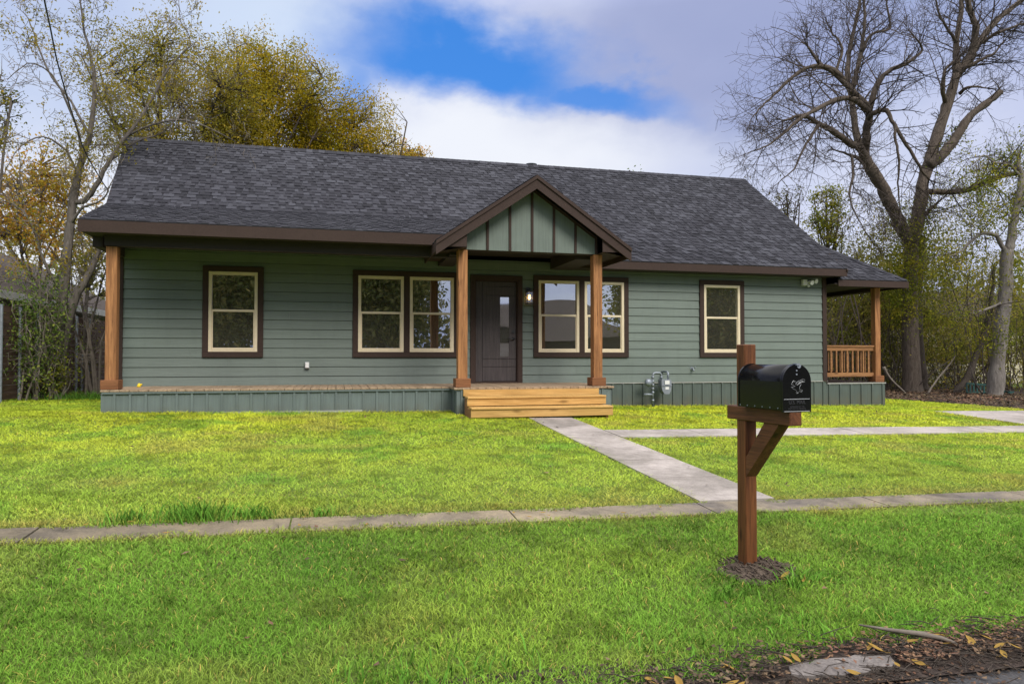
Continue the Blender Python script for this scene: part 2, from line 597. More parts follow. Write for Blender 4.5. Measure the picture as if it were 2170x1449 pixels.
def grassmat():
    t = NT('grass_blades')
    at = t.n('ShaderNodeVertexColor', layer_name='tint')
    ge = t.n('ShaderNodeNewGeometry')
    k = t.ramp(ge.outputs['Random Per Island'], [(0, (0.6, 0.64, 0.55)), (0.5, (1, 1, 1)), (1, (1.35, 1.25, 1.2))])
    cc = t.mix(1.0, at.outputs[0], k, 'MULTIPLY')
    d = t.n('ShaderNodeBsdfDiffuse'); t.l(cc, d.inputs[0])
    sc_ = t.n('ShaderNodeVectorMath', operation='SCALE'); t.l(ge.outputs['Normal'], sc_.inputs[0]); sc_.inputs['Scale'].default_value = 0.45
    ad_ = t.n('ShaderNodeVectorMath', operation='ADD'); t.l(sc_.outputs[0], ad_.inputs[0]); ad_.inputs[1].default_value = (0, 0, 1)
    nm_ = t.n('ShaderNodeVectorMath', operation='NORMALIZE'); t.l(ad_.outputs[0], nm_.inputs[0])
    t.l(nm_.outputs[0], d.inputs['Normal'])
    tr = t.n('ShaderNodeBsdfTranslucent'); t.l(cc, tr.inputs[0])
    mx = t.n('ShaderNodeMixShader'); mx.inputs[0].default_value = 0.22
    t.l(d.outputs[0], mx.inputs[1]); t.l(tr.outputs[0], mx.inputs[2])
    return t.done(mx.outputs[0])


M['grass'] = grassmat()

# ------------------------------------------------------------------ world, sun, camera
SUN_DIR = Vector((0.30, -1.0, 0.84)).normalized()
w = bpy.data.worlds.new('World')
scene.world = w
w.use_nodes = True
wt = w.node_tree
wt.nodes.clear()


def build_world():
    T = NT.__new__(NT)
    T.t = wt
    out = wt.nodes.new('ShaderNodeOutputWorld')
    bg = wt.nodes.new('ShaderNodeBackground')
    bg.inputs[1].default_value = 0.1
    sky = wt.nodes.new('ShaderNodeTexSky')
    sky.sky_type = 'NISHITA'
    sky.sun_disc = False
    sky.sun_elevation = math.asin(SUN_DIR.z)
    sky.sun_rotation = math.atan2(SUN_DIR.x, SUN_DIR.y)
    sky.altitude = 200
    tc = wt.nodes.new('ShaderNodeTexCoord')
    d0 = tc.outputs['Generated']
    # break up the cloud edges
    nz = wt.nodes.new('ShaderNodeTexNoise')
    nz.inputs['Scale'].default_value = 5.0
    nz.inputs['Detail'].default_value = 7
    nz.inputs['Roughness'].default_value = 0.55
    mp = wt.nodes.new('ShaderNodeMapping')
    mp.inputs['Scale'].default_value = (1.0, 1.0, 1.7)
    T.l(d0, mp.inputs[0]); T.l(mp.outputs[0], nz.inputs['Vector'])
    sub = wt.nodes.new('ShaderNodeVectorMath'); sub.operation = 'SUBTRACT'
    T.l(nz.outputs['Color'], sub.inputs[0]); sub.inputs[1].default_value = (0.5, 0.5, 0.5)
    sc = wt.nodes.new('ShaderNodeVectorMath'); sc.operation = 'SCALE'
    T.l(sub.outputs[0], sc.inputs[0]); sc.inputs['Scale'].default_value = 0.20
    ad = wt.nodes.new('ShaderNodeVectorMath'); ad.operation = 'ADD'
    T.l(d0, ad.inputs[0]); T.l(sc.outputs[0], ad.inputs[1])
    d = ad.outputs[0]

    def dot(v):
        nd = wt.nodes.new('ShaderNodeVectorMath'); nd.operation = 'DOT_PRODUCT'
        T.l(d, nd.inputs[0]); nd.inputs[1].default_value = tuple(v)
        return nd.outputs['Value']

    def patch(px, py, rx, ry, rot, lo, hi):
        """soft elliptical cloud / clear patch around a sky direction; 1 inside, 0 outside"""
        C = ray(px, py)
        e1 = RGT - C * RGT.dot(C); e1.normalize()
        e2 = C.cross(e1) * -1
        a = rad(rot)
        u, v = e1 * math.cos(a) + e2 * math.sin(a), e2 * math.cos(a) - e1 * math.sin(a)
        q = T.math('ADD', T.math('POWER', T.math('DIVIDE', dot(u), rx / FPX), 2), T.math('POWER', T.math('DIVIDE', dot(v), ry / FPX), 2))
        mr = wt.nodes.new('ShaderNodeMapRange')
        mr.interpolation_type = 'SMOOTHSTEP'
        T.l(T.math('SQRT', q), mr.inputs[0])
        mr.inputs[1].default_value = lo; mr.inputs[2].default_value = hi
        mr.inputs[3].default_value = 1; mr.inputs[4].default_value = 0
        return T.math('MULTIPLY', mr.outputs[0], T.math('GREATER_THAN', dot(C), 0.0))

    # clear blue: the physical sky, a little more saturated
    blue = T.mix(1.0, sky.outputs[0], (0.55, 1.0, 1.55), 'MULTIPLY')
    blue = T.mix(0.62, blue, (0.55, 2.9, 9.0))
    # cloud deck
    big = wt.nodes.new('ShaderNodeTexNoise')
    big.inputs['Scale'].default_value = 2.6
    big.inputs['Detail'].default_value = 6
    big.inputs['Roughness'].default_value = 0.5
    T.l(mp.outputs[0], big.inputs['Vector'])
    cl = T.ramp(big.outputs['Fac'], [(0.34, (0.37, 0.44, 0.70)), (0.5, (0.49, 0.55, 0.80)), (0.68, (0.72, 0.77, 0.93))])
    white = (0.90, 0.93, 1.0)
    cl = T.mix(T.math('MULTIPLY', patch(1080, 315, 430, 140, 0, 0.35, 1.3), 0.95), cl, white)
    cl = T.mix(T.math('MULTIPLY', patch(560, 110, 200, 200, 0, 0.2, 1.4), 0.85), cl, (0.72, 0.84, 0.99))
    cl = T.mix(T.math('MULTIPLY', patch(250, 150, 420, 260, 0, 0.3, 1.4), 0.7), cl, (0.58, 0.69, 0.92))
    cl = T.mix(T.math('MULTIPLY', patch(60, 520, 420, 240, 0, 0.2, 1.4), 0.85), cl, white)
    cl = T.mix(T.math('MULTIPLY', patch(1900, 470, 520, 200, 0, 0.2, 1.5), 0.7), cl, (0.80, 0.84, 1.0))
    cl = T.mix(T.math('MULTIPLY', patch(1520, 60, 400, 190, 12, 0.2, 1.4), 0.8), cl, (0.34, 0.39, 0.63))
    # brighter overhead like overcast, boosted out of view to light lawn and walls
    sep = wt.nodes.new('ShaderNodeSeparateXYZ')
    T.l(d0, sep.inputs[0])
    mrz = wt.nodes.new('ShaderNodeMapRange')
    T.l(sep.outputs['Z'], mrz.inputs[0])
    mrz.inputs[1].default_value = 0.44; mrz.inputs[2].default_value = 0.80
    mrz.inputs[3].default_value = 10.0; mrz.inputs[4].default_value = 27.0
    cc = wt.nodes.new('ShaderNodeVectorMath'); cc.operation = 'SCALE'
    mz2 = wt.nodes.new('ShaderNodeMapRange')
    T.l(sep.outputs['Z'], mz2.inputs[0])
    mz2.inputs[1].default_value = 0.46; mz2.inputs[2].default_value = 0.7
    cl = T.mix(mz2.outputs[0], cl, (0.74, 0.735, 0.75))
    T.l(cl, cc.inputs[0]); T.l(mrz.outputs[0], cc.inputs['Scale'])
    hole = T.math('MAXIMUM', patch(1010, 105, 300, 105, -9, 0.35, 1.25), T.math('MULTIPLY', patch(1270, 172, 190, 48, -10, 0.3, 1.4), 0.9))
    hole = T.math('MAXIMUM', hole, T.math('MULTIPLY', patch(770, 165, 130, 60, 60, 0.2, 1.4), 0.7))
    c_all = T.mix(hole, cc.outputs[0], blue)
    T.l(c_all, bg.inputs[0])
    T.l(bg.outputs[0], out.inputs[0])


build_world()

sd = bpy.data.lights.new('sun', 'SUN')
sd.energy = 2.7
sd.angle = rad(24)
sd.color = (1.0, 0.95, 0.86)
so = bpy.data.objects.new('sun', sd)
so.rotation_euler = SUN_DIR.to_track_quat('Z', 'Y').to_euler()
so.location = (5, -20, 25)
col.objects.link(so)

cd = bpy.data.cameras.new('camera')
cam = bpy.data.objects.new('camera', cd)
col.objects.link(cam)
cd.sensor_fit = 'HORIZONTAL'
cd.sensor_width = 36
cd.lens = FPX / PW * 36
cd.clip_end = 1500
cd.clip_start = 0.05
cam.matrix_world = Matrix((
    (RGT.x, UPV.x, -FWD.x, CAM.x), (RGT.y, UPV.y, -FWD.y, CAM.y), (RGT.z, UPV.z, -FWD.z, CAM.z), (0, 0, 0, 1)))
scene.camera = cam
scene.view_settings.view_transform = 'Standard'
scene.view_settings.look = 'None'
scene.view_settings.exposure = 0
scene.render.engine = 'CYCLES'
scene.cycles.max_bounces = 8
scene.cycles.transparent_max_bounces = 8
scene.cycles.caustics_reflective = False
scene.cycles.caustics_refractive = False
scene.cycles.use_denoising = True
scene.cycles.sample_clamp_indirect = 6.0

# ------------------------------------------------------------------ the house
XL, XR = -3.93, 11.18            # outer faces of the end walls
ZD = 0.465                       # deck / floor level
ZT = 3.02                        # top of the front wall
BACK = 7.4
house = thing('house', (3.5, 0, 0), 'single storey sage green house with dark grey shingle roof and brown trim', 'house')

# openings in the front wall: (x0, x1, z0, z1) outer edge of trim
OPEN = [(-2.465, -1.375, 1.0, 2.735), (0.305, 2.435, 1.0, 2.735), (2.675, 3.785, ZD - 0.02, 2.705), (4.03, 6.18, 1.0, 2.735), (7.895, 9.01, 1.0, 2.735)]


def siding(mb, x0, x1, y, z0, z1, opens, exp=0.1815, seed=1, flip=False, axis='x'):
    """lapped boards; the bottom edge of every board stands proud"""
    rnd = random.Random(seed)
    z = z0
    while z < z1 - 0.01:
        zt = min(z + exp, z1)
        cuts = [z] + sorted({c for o in opens for c in (o[2], o[3]) if z + 0.002 < c < zt - 0.002}) + [zt]
        joints = [rnd.uniform(x0 + 1, x1 - 1) for _ in range(2)]
        for a, b in zip(cuts[:-1], cuts[1:]):
            spans = [(x0, x1)]
            mid = (a + b) / 2
            for o in opens:
                if o[2] < mid < o[3]:
                    ns = []
                    for s in spans:
                        if o[1] <= s[0] or o[0] >= s[1]:
                            ns.append(s)
                            continue
                        if o[0] > s[0]: ns.append((s[0], o[0]))
                        if o[1] < s[1]: ns.append((o[1], s[1]))
                    spans = ns
            for j in joints:
                ns = []
                for s in spans:
                    if s[0] + 0.2 < j < s[1] - 0.2:
                        ns += [(s[0], j - 0.0015), (j + 0.0015, s[1])]
                    else:
                        ns.append(s)
                spans = ns
            for s in spans:
                pa = 0.016 * (1 - (a - z) / exp)      # proud amount falls to 0 at the top of the board
                pb = 0.016 * (1 - (b - z) / exp)
                lo = a + (0.011 if a == z else 0.0)
                pts = [(s[0], pa, lo), (s[1], pa, lo), (s[1], pb, b), (s[0], pb, b), (s[0], -0.02, lo), (s[1], -0.02, lo), (s[0], -0.02, a), (s[1], -0.02, a)]
                if axis == 'x':
                    vs = [(p[0], y - p[1], p[2]) for p in pts]
                else:
                    vs = [(y - p[1] if not flip else y + p[1], p[0], p[2]) for p in pts]
                fs = [(0, 1, 2, 3), (4, 5, 1, 0), (6, 7, 5, 4)]
                mb.add(vs, fs)
        z = zt


mb = MB()
siding(mb, XL + 0.09, XR - 0.09, 0.0, ZD - 0.02, ZT, OPEN, seed=3)
tag(mb.build('wall', M['siding'], house))
# end walls and back wall
mb = MB()
for xs, fl in ((XL, False), (XR, True)):
    siding(mb, 0.09, BACK, xs, ZD - 0.02, ZT, [], seed=5, flip=fl, axis='y')
    s = 0.016 if fl else -0.016
    mb.add([(xs, 0.0, ZT), (xs, BACK, ZT), (xs, BACK / 2, 5.7)], [(0, 1, 2)])
mb.box(XL + 0.02, XR - 0.02, BACK - 0.05, BACK, ZD, ZT)
mb.build('end_wall', M['siding'], house)
# room behind the glass
mb = MB()
mb.box(XL + 0.03, XR - 0.03, 0.06, BACK - 0.06, ZD - 0.12, ZD - 0.02)
mb.box(XL + 0.03, XR - 0.03, 0.30, BACK - 0.06, 2.95, 3.0)
mb.box(XL + 0.05, XR - 0.05, 4.2, 4.3, ZD, 2.95)
mb.box(2.5, 2.6, 0.1, 4.2, ZD, 2.95)
mb.box(3.86, 3.94, 0.1, 4.2, ZD, 2.95)
mb.box(6.9, 7.0, 0.1, 4.2, ZD, 2.95)
# inner face of the front wall round the openings
xs = XL
for o in OPEN:
    mb.box(xs + 0.03, o[0] + 0.05, 0.03, 0.09, ZD, 3.0)
    mb.box(o[0] + 0.05, o[1] - 0.05, 0.03, 0.09, o[3] - 0.05, 3.0)
    if o[2] > 0.7:
        mb.box(o[0] + 0.05, o[1] - 0.05, 0.03, 0.09, ZD, o[2] + 0.05)
    xs = o[1] - 0.08
mb.box(xs + 0.03, XR - 0.03, 0.03, 0.09, ZD, 3.0)
mb.build('room', M['wall_int'], house)

# corner boards
for a, b in ((XL - 0.012, XL + 0.10), (XR - 0.10, XR + 0.012)):
    mb = MB()
    mb.cbox(a, b, -0.032, 0.09, ZD - 0.03, ZT, 0.004)
    mb.build('corner_board', M['brown'], house)


def window(x0, x1, z0, z1, double=False):
    """trim boards, vinyl frame, meeting rail, two panes"""
    t = 0.105
    mb = MB()
    mb.cbox(x0, x0 + t, -0.045, 0.0, z0 + t, z1 - t, 0.004)
    mb.cbox(x1 - t, x1, -0.045, 0.0, z0 + t, z1 - t, 0.004)
    mb.cbox(x0, x1, -0.048, 0.0, z1 - t, z1, 0.004)
    mb.cbox(x0, x1, -0.048, 0.0, z0, z0 + t, 0.004)
    m = (x0 + x1) / 2
    units = [(x0 + t, x1 - t)]
    if double:
        mb.cbox(m - 0.06, m + 0.06, -0.045, 0.0, z0 + t, z1 - t, 0.004)
        units = [(x0 + t, m - 0.06), (m + 0.06, x1 - t)]
    mb.build('window_trim', M['brown'], house)
    for a, b in units:
        c, d = z0 + t, z1 - t
        fr = MB()
        k = 0.058
        fr.cbox(a, a + k, -0.038, 0.05, c, d, 0.003)
        fr.cbox(b - k, b, -0.038, 0.05, c, d, 0.003)
        fr.cbox(a + k, b - k, -0.036, 0.05, d - k, d, 0.003)
        fr.cbox(a + k, b - k, -0.036, 0.05, c, c + 0.035, 0.003)
        wf = fr.build('window', M['beige'], house)
        zm = c + (d - c) * 0.515
        sh = MB()
        sh.cbox(a + k, b - k, -0.024, 0.02, zm - 0.022, zm + 0.022, 0.003)     # meeting rail
        sh.cbox(a + k, b - k, -0.026, 0.02, c + 0.037, c + 0.078, 0.003)       # bottom rail
        sh.cbox(a + k, a + k + 0.02, -0.022, 0.02, c + 0.078, zm - 0.022, 0.002)
        sh.cbox(b - k - 0.02, b - k, -0.022, 0.02, c + 0.078, zm - 0.022, 0.002)
        sh.build('sash', M['beige'], wf)
        for (p, q, r, s, yy) in ((a + k + 0.02, b - k - 0.02, c + 0.078, zm - 0.022, -0.004), (a + k, b - k, zm + 0.022, d - k, 0.012)):
            pn = MB()
            pn.box(p - 0.004, q + 0.004, yy, yy + 0.004, r - 0.004, s + 0.004)
            pn.build('pane', M['glass'], wf)


window(*OPEN[0])
window(*OPEN[1], double=True)
window(*OPEN[3], double=True)
window(*OPEN[4])

# front door with its frame
x0, x1, z0, z1 = OPEN[2]
mb = MB()
t = 0.098
mb.cbox(x0, x0 + t, -0.045, 0.03, z0 + 0.02, z1 - t, 0.004)
mb.cbox(x1 - t, x1, -0.045, 0.03, z0 + 0.02, z1 - t, 0.004)
mb.cbox(x0, x1, -0.048, 0.03, z1 - t, z1, 0.004)
mb.cbox(x0 + t, x1 - t, -0.03, 0.06, ZD, ZD + 0.03, 0.004)
mb.cbox(x0 + t, x0 + t + 0.02, -0.02, 0.10, ZD + 0.03, z1 - t, 0.002)
mb.cbox(x1 - t - 0.02, x1 - t, -0.02, 0.10, ZD + 0.03, z1 - t, 0.002)
mb.cbox(x0 + t + 0.02, x1 - t - 0.02, -0.02, 0.10, z1 - t - 0.02, z1 - t, 0.002)
mb.build('door_frame', M['brown'], house)
da, db = x0 + t + 0.023, x1 - t - 0.023
dz0, dz1 = ZD + 0.034, z1 - t - 0.023
dw, dh = db - da, dz1 - dz0
door = MB()
gq = 0.0035
lite = (da + dw * 0.605, da + dw * 0.825, dz0 + dh * 0.245, dz0 + dh * 0.845)
Y0, Y1 = 0.035, 0.075
xa = da + dw * 0.165
zz = [dz0, dz0 + dh * 0.145, dz0 + dh * 0.225, dz0 + dh * 0.86, dz0 + dh * 0.95, dz1]
door.cbox(da, xa - gq, Y0, Y1, dz0, dz1, 0.003)
for k in (0, 1, 3, 4):
    door.cbox(xa + gq, db, Y0, Y1, zz[k] + gq, zz[k + 1] - gq, 0.003)
door.cbox(xa + gq, lite[0], Y0, Y1, zz[2] + gq, zz[3] - gq, 0.003)
door.cbox(lite[1], db, Y0, Y1, zz[2] + gq, zz[3] - gq, 0.003)
door.cbox(lite[0], lite[1], Y0 + 0.001, Y1, zz[2] + gq, lite[2], 0.002)
door.cbox(lite[0], lite[1], Y0 + 0.001, Y1, lite[3], zz[3] - gq, 0.002)
door.box(da + 0.005, lite[0] - 0.005, Y0 + 0.012, Y1 - 0.01, dz0 + 0.005, dz1 - 0.005)
door.box(lite[1] + 0.005, db - 0.005, Y0 + 0.012, Y1 - 0.01, dz0 + 0.005, dz1 - 0.005)
dob = door.build('door', M['door'], house)
mb = MB()
mb.box(lite[0] + 0.001, lite[1] - 0.001, Y0 + 0.012, Y0 + 0.018, lite[2], lite[3])
mb.build('glass_lite', M['glass_door'], dob)
hx = db - 0.065
mb = MB()
hz = dz0 + dh * 0.425
mb.disc_prism((hx, Y0 + 0.001, hz), (0, -1, 0), 0.032, 0.012)
mb.tube([(hx, Y0 - 0.01, hz), (hx, Y0 - 0.05, hz), (hx - 0.02, Y0 - 0.056, hz), (hx - 0.12, Y0 - 0.052, hz)], [0.011, 0.011, 0.011, 0.009], 10)
mb.build('handle', M['black_metal'], dob, True)
mb = MB()
mb.disc_prism((hx, Y0 + 0.001, hz + 0.145), (0, -1, 0), 0.034, 0.02)
mb.disc_prism((hx, Y0 - 0.018, hz + 0.145), (0, -1, 0), 0.02, 0.012)
mb.build('deadbolt', M['black_metal'], dob)

# ---- skirting: vertical boards with battens
YDL, YDG = -1.50, -2.02      # front of the long deck, front of the part under the gable
XGL, XGR = 2.06, 4.98
XD0 = -3.73
XPR = 12.80                  # right corner of the side porch


def skirt(mb, x0, x1, y, zt, off=0.0, step=0.24, seed=0):
    rnd = random.Random(seed)
    mb.box(x0, x1, y, y + 0.02, -0.45, zt)
    x = x0 + off
    while x < x1 - 0.02:
        mb.box(x, x + 0.036, y - 0.022, y - 0.0005, -0.45, zt - 0.004)
        x += step * rnd.uniform(0.985, 1.015)


mb = MB()
skirt(mb, XD0, XGL - 0.001, YDL, ZD - 0.045, 0.17, 0.236, 1)
mb.box(XD0 - 0.02, XD0 - 0.0005, YDL, 0.0, -0.4, ZD - 0.045)      # left return
mb.box(XD0, XGL - 0.003, YDL - 0.034, YDL - 0.0225, ZD - 0.070, ZD - 0.038)
mb.box(XD0, XGL - 0.003, YDL - 0.0224, YDL - 0.0005, ZD - 0.044, ZD - 0.038)   # ledge under the deck
mb.build('deck_skirt', M['skirt'], house)
mb = MB()
mb.box(XGL, XGL + 0.02, YDG, YDL + 0.3, -0.4, ZD - 0.045)
mb.box(XGL - 0.012, XGL - 0.0005, YDG + 0.2, YDG + 0.23, -0.4, ZD - 0.05)
mb.box(XGL - 0.02, XGL - 0.0005, YDG, YDL - 0.03, ZD - 0.072, ZD - 0.04)
skirt(mb, XGL + 0.021, XGR - 0.02, YDG + 0.002, ZD - 0.045, 0.05, 0.24, 2)
mb.box(XGR - 0.0195, XGR, YDG + 0.002, 0.0, -0.4, ZD - 0.045)
mb.build('entry_skirt', M['skirt'], house)
mb = MB()
skirt(mb, XGR, XR, 0.0, ZD - 0.03, 0.1, 0.24, 3)
skirt(mb, XR + 0.002, XPR, 0.004, 0.385, 0.06, 0.30, 4)
mb.box(XPR, XPR + 0.02, 0.004, 7.0, -0.55, 0.385)
mb.build('wall_skirt', M['wall_skirt'], house)
mb = MB()
mb.box(XGR + 0.002, XR + 0.02, -0.026, -0.002, ZD - 0.034, ZD - 0.012)
mb.box(XR + 0.022, XPR + 0.03, -0.022, 0.0, 0.372, 0.40)
mb.build('skirt_ledge', M['trim_white'], house)

# ---- decks
mb = MB()
rnd = random.Random(4)
x = XD0 - 0.02
while x < XGL - 0.1:
    j = rnd.uniform(-0.004, 0.004)
    mb.cbox(x, x + 0.138, YDL - 0.035 + j, -0.02, ZD - 0.036, ZD + rnd.uniform(-0.001, 0.002), 0.004)
    x += 0.144
x_edge = x
while x < XGR + 0.03:
    j = rnd.uniform(-0.005, 0.005)
    mb.cbox(x, min(x + 0.138, XGR + 0.035), YDG - 0.035 + j, -0.02, ZD - 0.036, ZD + rnd.uniform(-0.001, 0.002), 0.004)
    x += 0.144
mb.build('deck', M['deck'], house)
mb = MB()
x = XR + 0.02
while x < XPR:
    mb.cbox(x, min(x + 0.138, XPR + 0.02), 0.012, 6.9, 0.366, 0.402, 0.004)
    x += 0.144
mb.build('side_deck', M['brown'], house)


def post(x0, x1, y0, y1, zb, zt, base=True):
    mb = MB()
    mb.cbox(x0, x1, y0, y1, zb + 0.002, zt, 0.008)
    o = mb.build('porch_post', M['cedar'], house)
    if base:
        b = MB()
        e, h = 0.05, 0.16
        b.cbox(x0 - e, x1 + e, y0 - e, y0 - 0.001, zb + 0.004, zb + h, 0.006)
        b.cbox(x0 - e, x1 + e, y1 + 0.001, y1 + e, zb + 0.004, zb + h, 0.006)
        b.cbox(x0 - e, x0 - 0.001, y0, y1, zb + 0.005, zb + h - 0.002, 0.004)
        b.cbox(x1 + 0.001, x1 + e, y0, y1, zb + 0.005, zb + h - 0.002, 0.004)
        b.build('post_base', M['cedar_base'], o)


post(-3.715, -3.545, YDL + 0.05, YDL + 0.22, ZD, 2.84)
post(2.095, 2.265, YDG + 0.06, YDG + 0.25, ZD, 2.92)
post(4.655, 4.825, YDG + 0.06, YDG + 0.25, ZD, 2.92)
post(12.605, 12.755, 0.05, 0.20, 0.402, 2.68, True)
post(12.605, 12.755, 6.6, 6.75, 0.402, 2.68, False)

# ---- porch railings: top and bottom rail with square balusters
mb = MB()
yr = 0.125
mb.cbox(XR + 0.02, 12.60, yr - 0.045, yr + 0.045, 1.245, 1.285, 0.004)
mb.cbox(XR + 0.02, 12.60, yr - 0.02, yr + 0.02, 1.155, 1.244, 0.004)
mb.cbox(XR + 0.02, 12.60, yr - 0.02, yr + 0.02, 0.535, 0.635, 0.004)
x = XR + 0.06
while x < 12.56:
    mb.cbox(x, x + 0.038, yr - 0.019, yr + 0.019, 0.636, 1.154, 0.003)
    x += 0.150
mb.box(XR + 0.04, XR + 0.08, yr - 0.02, yr + 0.02, 0.403, 0.535)
mb.build('railing', M['cedar_x'], house)
mb = MB()
xr = 12.68
mb.cbox(xr - 0.045, xr + 0.045, 0.205, 6.6, 1.245, 1.285, 0.004)
mb.cbox(xr - 0.02, xr + 0.02, 0.205, 6.6, 1.155, 1.244, 0.004)
mb.cbox(xr - 0.02, xr + 0.02, 0.205, 6.6, 0.535, 0.635, 0.004)
y = 0.33
while y < 6.55:
    mb.cbox(xr - 0.019, xr + 0.019, y, y + 0.038, 0.636, 1.154, 0.003)
    y += 0.150
mb.build('railing', M['cedar_x'], house)

# ------------------------------------------------------------------ roof
SL = 0.74
EY, EZ = -0.45, 3.03                     # eave line of the main slope (top edge)
RY, RZ = 3.72, EZ + SL * (3.72 + 0.45)   # ridge
KY, KZ = 0.85, EZ + SL * (0.85 + 0.45)   # where the shallow porch roof meets the main slope
PYE, PZE = -1.80, 3.205                  # eave of the porch roof
XRE = 11.42                              # right rake
XP1 = 3.4                                # the porch slope ends under the entry gable


def lerp(a, b, t):
    return a + (b - a) * t


def shingles(mb, P, Q, rows_len, seed, over=0.0):
    """P(t),Q(t): left and right end of the course line at t in 0..1 (eave to ridge); laminated tabs as thin plates"""
    rnd = random.Random(seed)
    nrow = int(rows_len / 0.143)
    p0, q0, p1, q1 = P(0), Q(0), P(1), Q(1)
    nrm = (q0 - p0).cross((p1 + q1) / 2 - (p0 + q0) / 2).normalized()
    if nrm.z < 0: nrm = -nrm
    for r in range(nrow):
        t0, t1 = r / nrow, min(1.0, (r + 1.12) / nrow)
        a, b, c, d = P(t0), Q(t0), Q(t1), P(t1)
        L = (b - a).length
        if L < 0.06: continue
        lo, hi = 0.012, 0.004
        # base course
        vs = [a + nrm * lo, b + nrm * lo, c + nrm * hi, d + nrm * hi, a, b]
        # split the base course into shingle-wide pieces
        x = -rnd.uniform(0, 0.9)
        while x < L:
            e = x + rnd.uniform(0.18, 0.42)
            u0, u1 = max(0, x) / L, min(L, e) / L
            if u1 > u0:
                k = [a.lerp(b, u0), a.lerp(b, u1), d.lerp(c, u1), d.lerp(c, u0)]
                mb.add([tuple(k[0] + nrm * lo), tuple(k[1] + nrm * lo), tuple(k[2] + nrm * hi), tuple(k[3] + nrm * hi), tuple(k[0]), tuple(k[1])],
                       [(0, 1, 2, 3), (4, 5, 1, 0)])
            x = e
        # raised tabs
        x = -rnd.uniform(0, 0.3)
        while x < L:
            wd = rnd.choice((0.08, 0.11, 0.14, 0.17, 0.2))
            e = x + wd
            u0, u1 = max(0.004, x) / L, min(L - 0.004, e) / L
            if u1 > u0 + 0.02 / L:
                k = [a.lerp(b, u0), a.lerp(b, u1), d.lerp(c, u1), d.lerp(c, u0)]
                h0, h1 = lo + 0.009, hi + 0.007
                mb.add([tuple(k[0] + nrm * h0), tuple(k[1] + nrm * h0), tuple(k[2] + nrm * h1), tuple(k[3] + nrm * h1),
                        tuple(k[0] + nrm * lo), tuple(k[1] + nrm * lo), tuple(k[2] + nrm * hi), tuple(k[3] + nrm * hi)],
                       [(0, 1, 2, 3), (4, 5, 1, 0), (5, 6, 2, 1), (7, 4, 0, 3)])
            x = e + rnd.choice((0.03, 0.06, 0.1, 0.13, 0.18))
    return nrm


def VL(a, b):
    a, b = Vector(a), Vector(b)
    return lambda t: a.lerp(b, t)


XL_E, XL_K, XL_R = -4.03, -4.38, -4.80      # left rake at porch eave, at the kink, at the ridge
roofs = MB()
kt = (KY - EY) / (RY - EY)
slope_len = lambda dy, s: dy * math.sqrt(1 + s * s)
# main slope above the kink, whole length
shingles(roofs, VL((XL_K, KY, KZ), (XL_R, RY, RZ)), VL((XRE, KY, KZ), (XRE, RY, RZ)), slope_len(RY - KY, SL), 11)
# main slope below the kink, right of the entry
shingles(roofs, VL((4.75, EY, EZ), (XP1 + 0.1, KY, KZ)), VL((XRE, EY, EZ), (XRE, KY, KZ)), slope_len(KY - EY, SL), 12)
# shallow porch slope on the left
PS = (KZ - PZE) / (KY - PYE)
shingles(roofs, VL((XL_E, PYE, PZE), (XL_K, KY, KZ)), VL((XP1, PYE, PZE), (XP1, KY, KZ)), slope_len(KY - PYE, PS), 13)
# side porch: hipped front face
HX, HY, HZ = 13.2, -0.33, 2.80
HS = 0.74
HT = 2.1
hipP = VL((XR + 0.1, HY, HZ), (XR + 0.1, HY + HT - 0.05, HZ + HS * (HT - 0.05)))
hipQ = VL((HX, HY, HZ), (HX - HT + 0.05, HY + HT - 0.05, HZ + HS * (HT - 0.05)))
shingles(roofs, hipP, hipQ, slope_len(HT, HS), 14)
# side porch: slope facing right
shingles(roofs, VL((HX, 7.2, HZ), (XR + 0.1, 7.2, HZ + HS * (HX - XR - 0.1))), VL((HX, HY, HZ), (XR + 0.1, HY + HX - XR - 0.1, HZ + HS * (HX - XR - 0.1))), 2.6, 15)
# rear slope (plain)
roofs.add([(XL_R, RY, RZ), (XRE, RY, RZ), (XRE, 2 * RY - EY, EZ), (XL_R + 0.4, 2 * RY - EY, EZ)], [(0, 1, 2, 3)])
# ridge caps
x = XL_R - 0.01
rc = random.Random(5)
while x < XRE:
    e = min(x + 0.2, XRE + 0.01)
    zz_ = RZ + 0.028 + rc.uniform(0, 0.004)
    roofs.add([(x, RY - 0.15, zz_ - 0.111), (e, RY - 0.15, zz_ - 0.115), (e, RY, zz_ - 0.002), (x, RY, zz_ + 0.004), (x, RY + 0.15, zz_ - 0.111), (e, RY + 0.15, zz_ - 0.115)],
              [(0, 1, 2, 3), (3, 2, 5, 4)])
    x += 0.145
# hip caps of the side porch
hp, hq = Vector((HX, HY, HZ + 0.02)), Vector((HX - HT, HY + HT, HZ + HS * HT + 0.02))
for k in range(20):
    a, b = hp.lerp(hq, k / 20), hp.lerp(hq, min(1, (k + 1.15) / 20))
    s1 = Vector((-0.13, -0.02, -0.012)); s2 = Vector((0.02, 0.13, -0.012))
    n_ = Vector((0, 0, 0.012))
    roofs.add([tuple(a + s1 + n_), tuple(a + n_ * 2), tuple(b + n_), tuple(b + s1), tuple(a + s2 + n_), tuple(b + s2)], [(0, 1, 2, 3), (1, 4, 5, 2)])

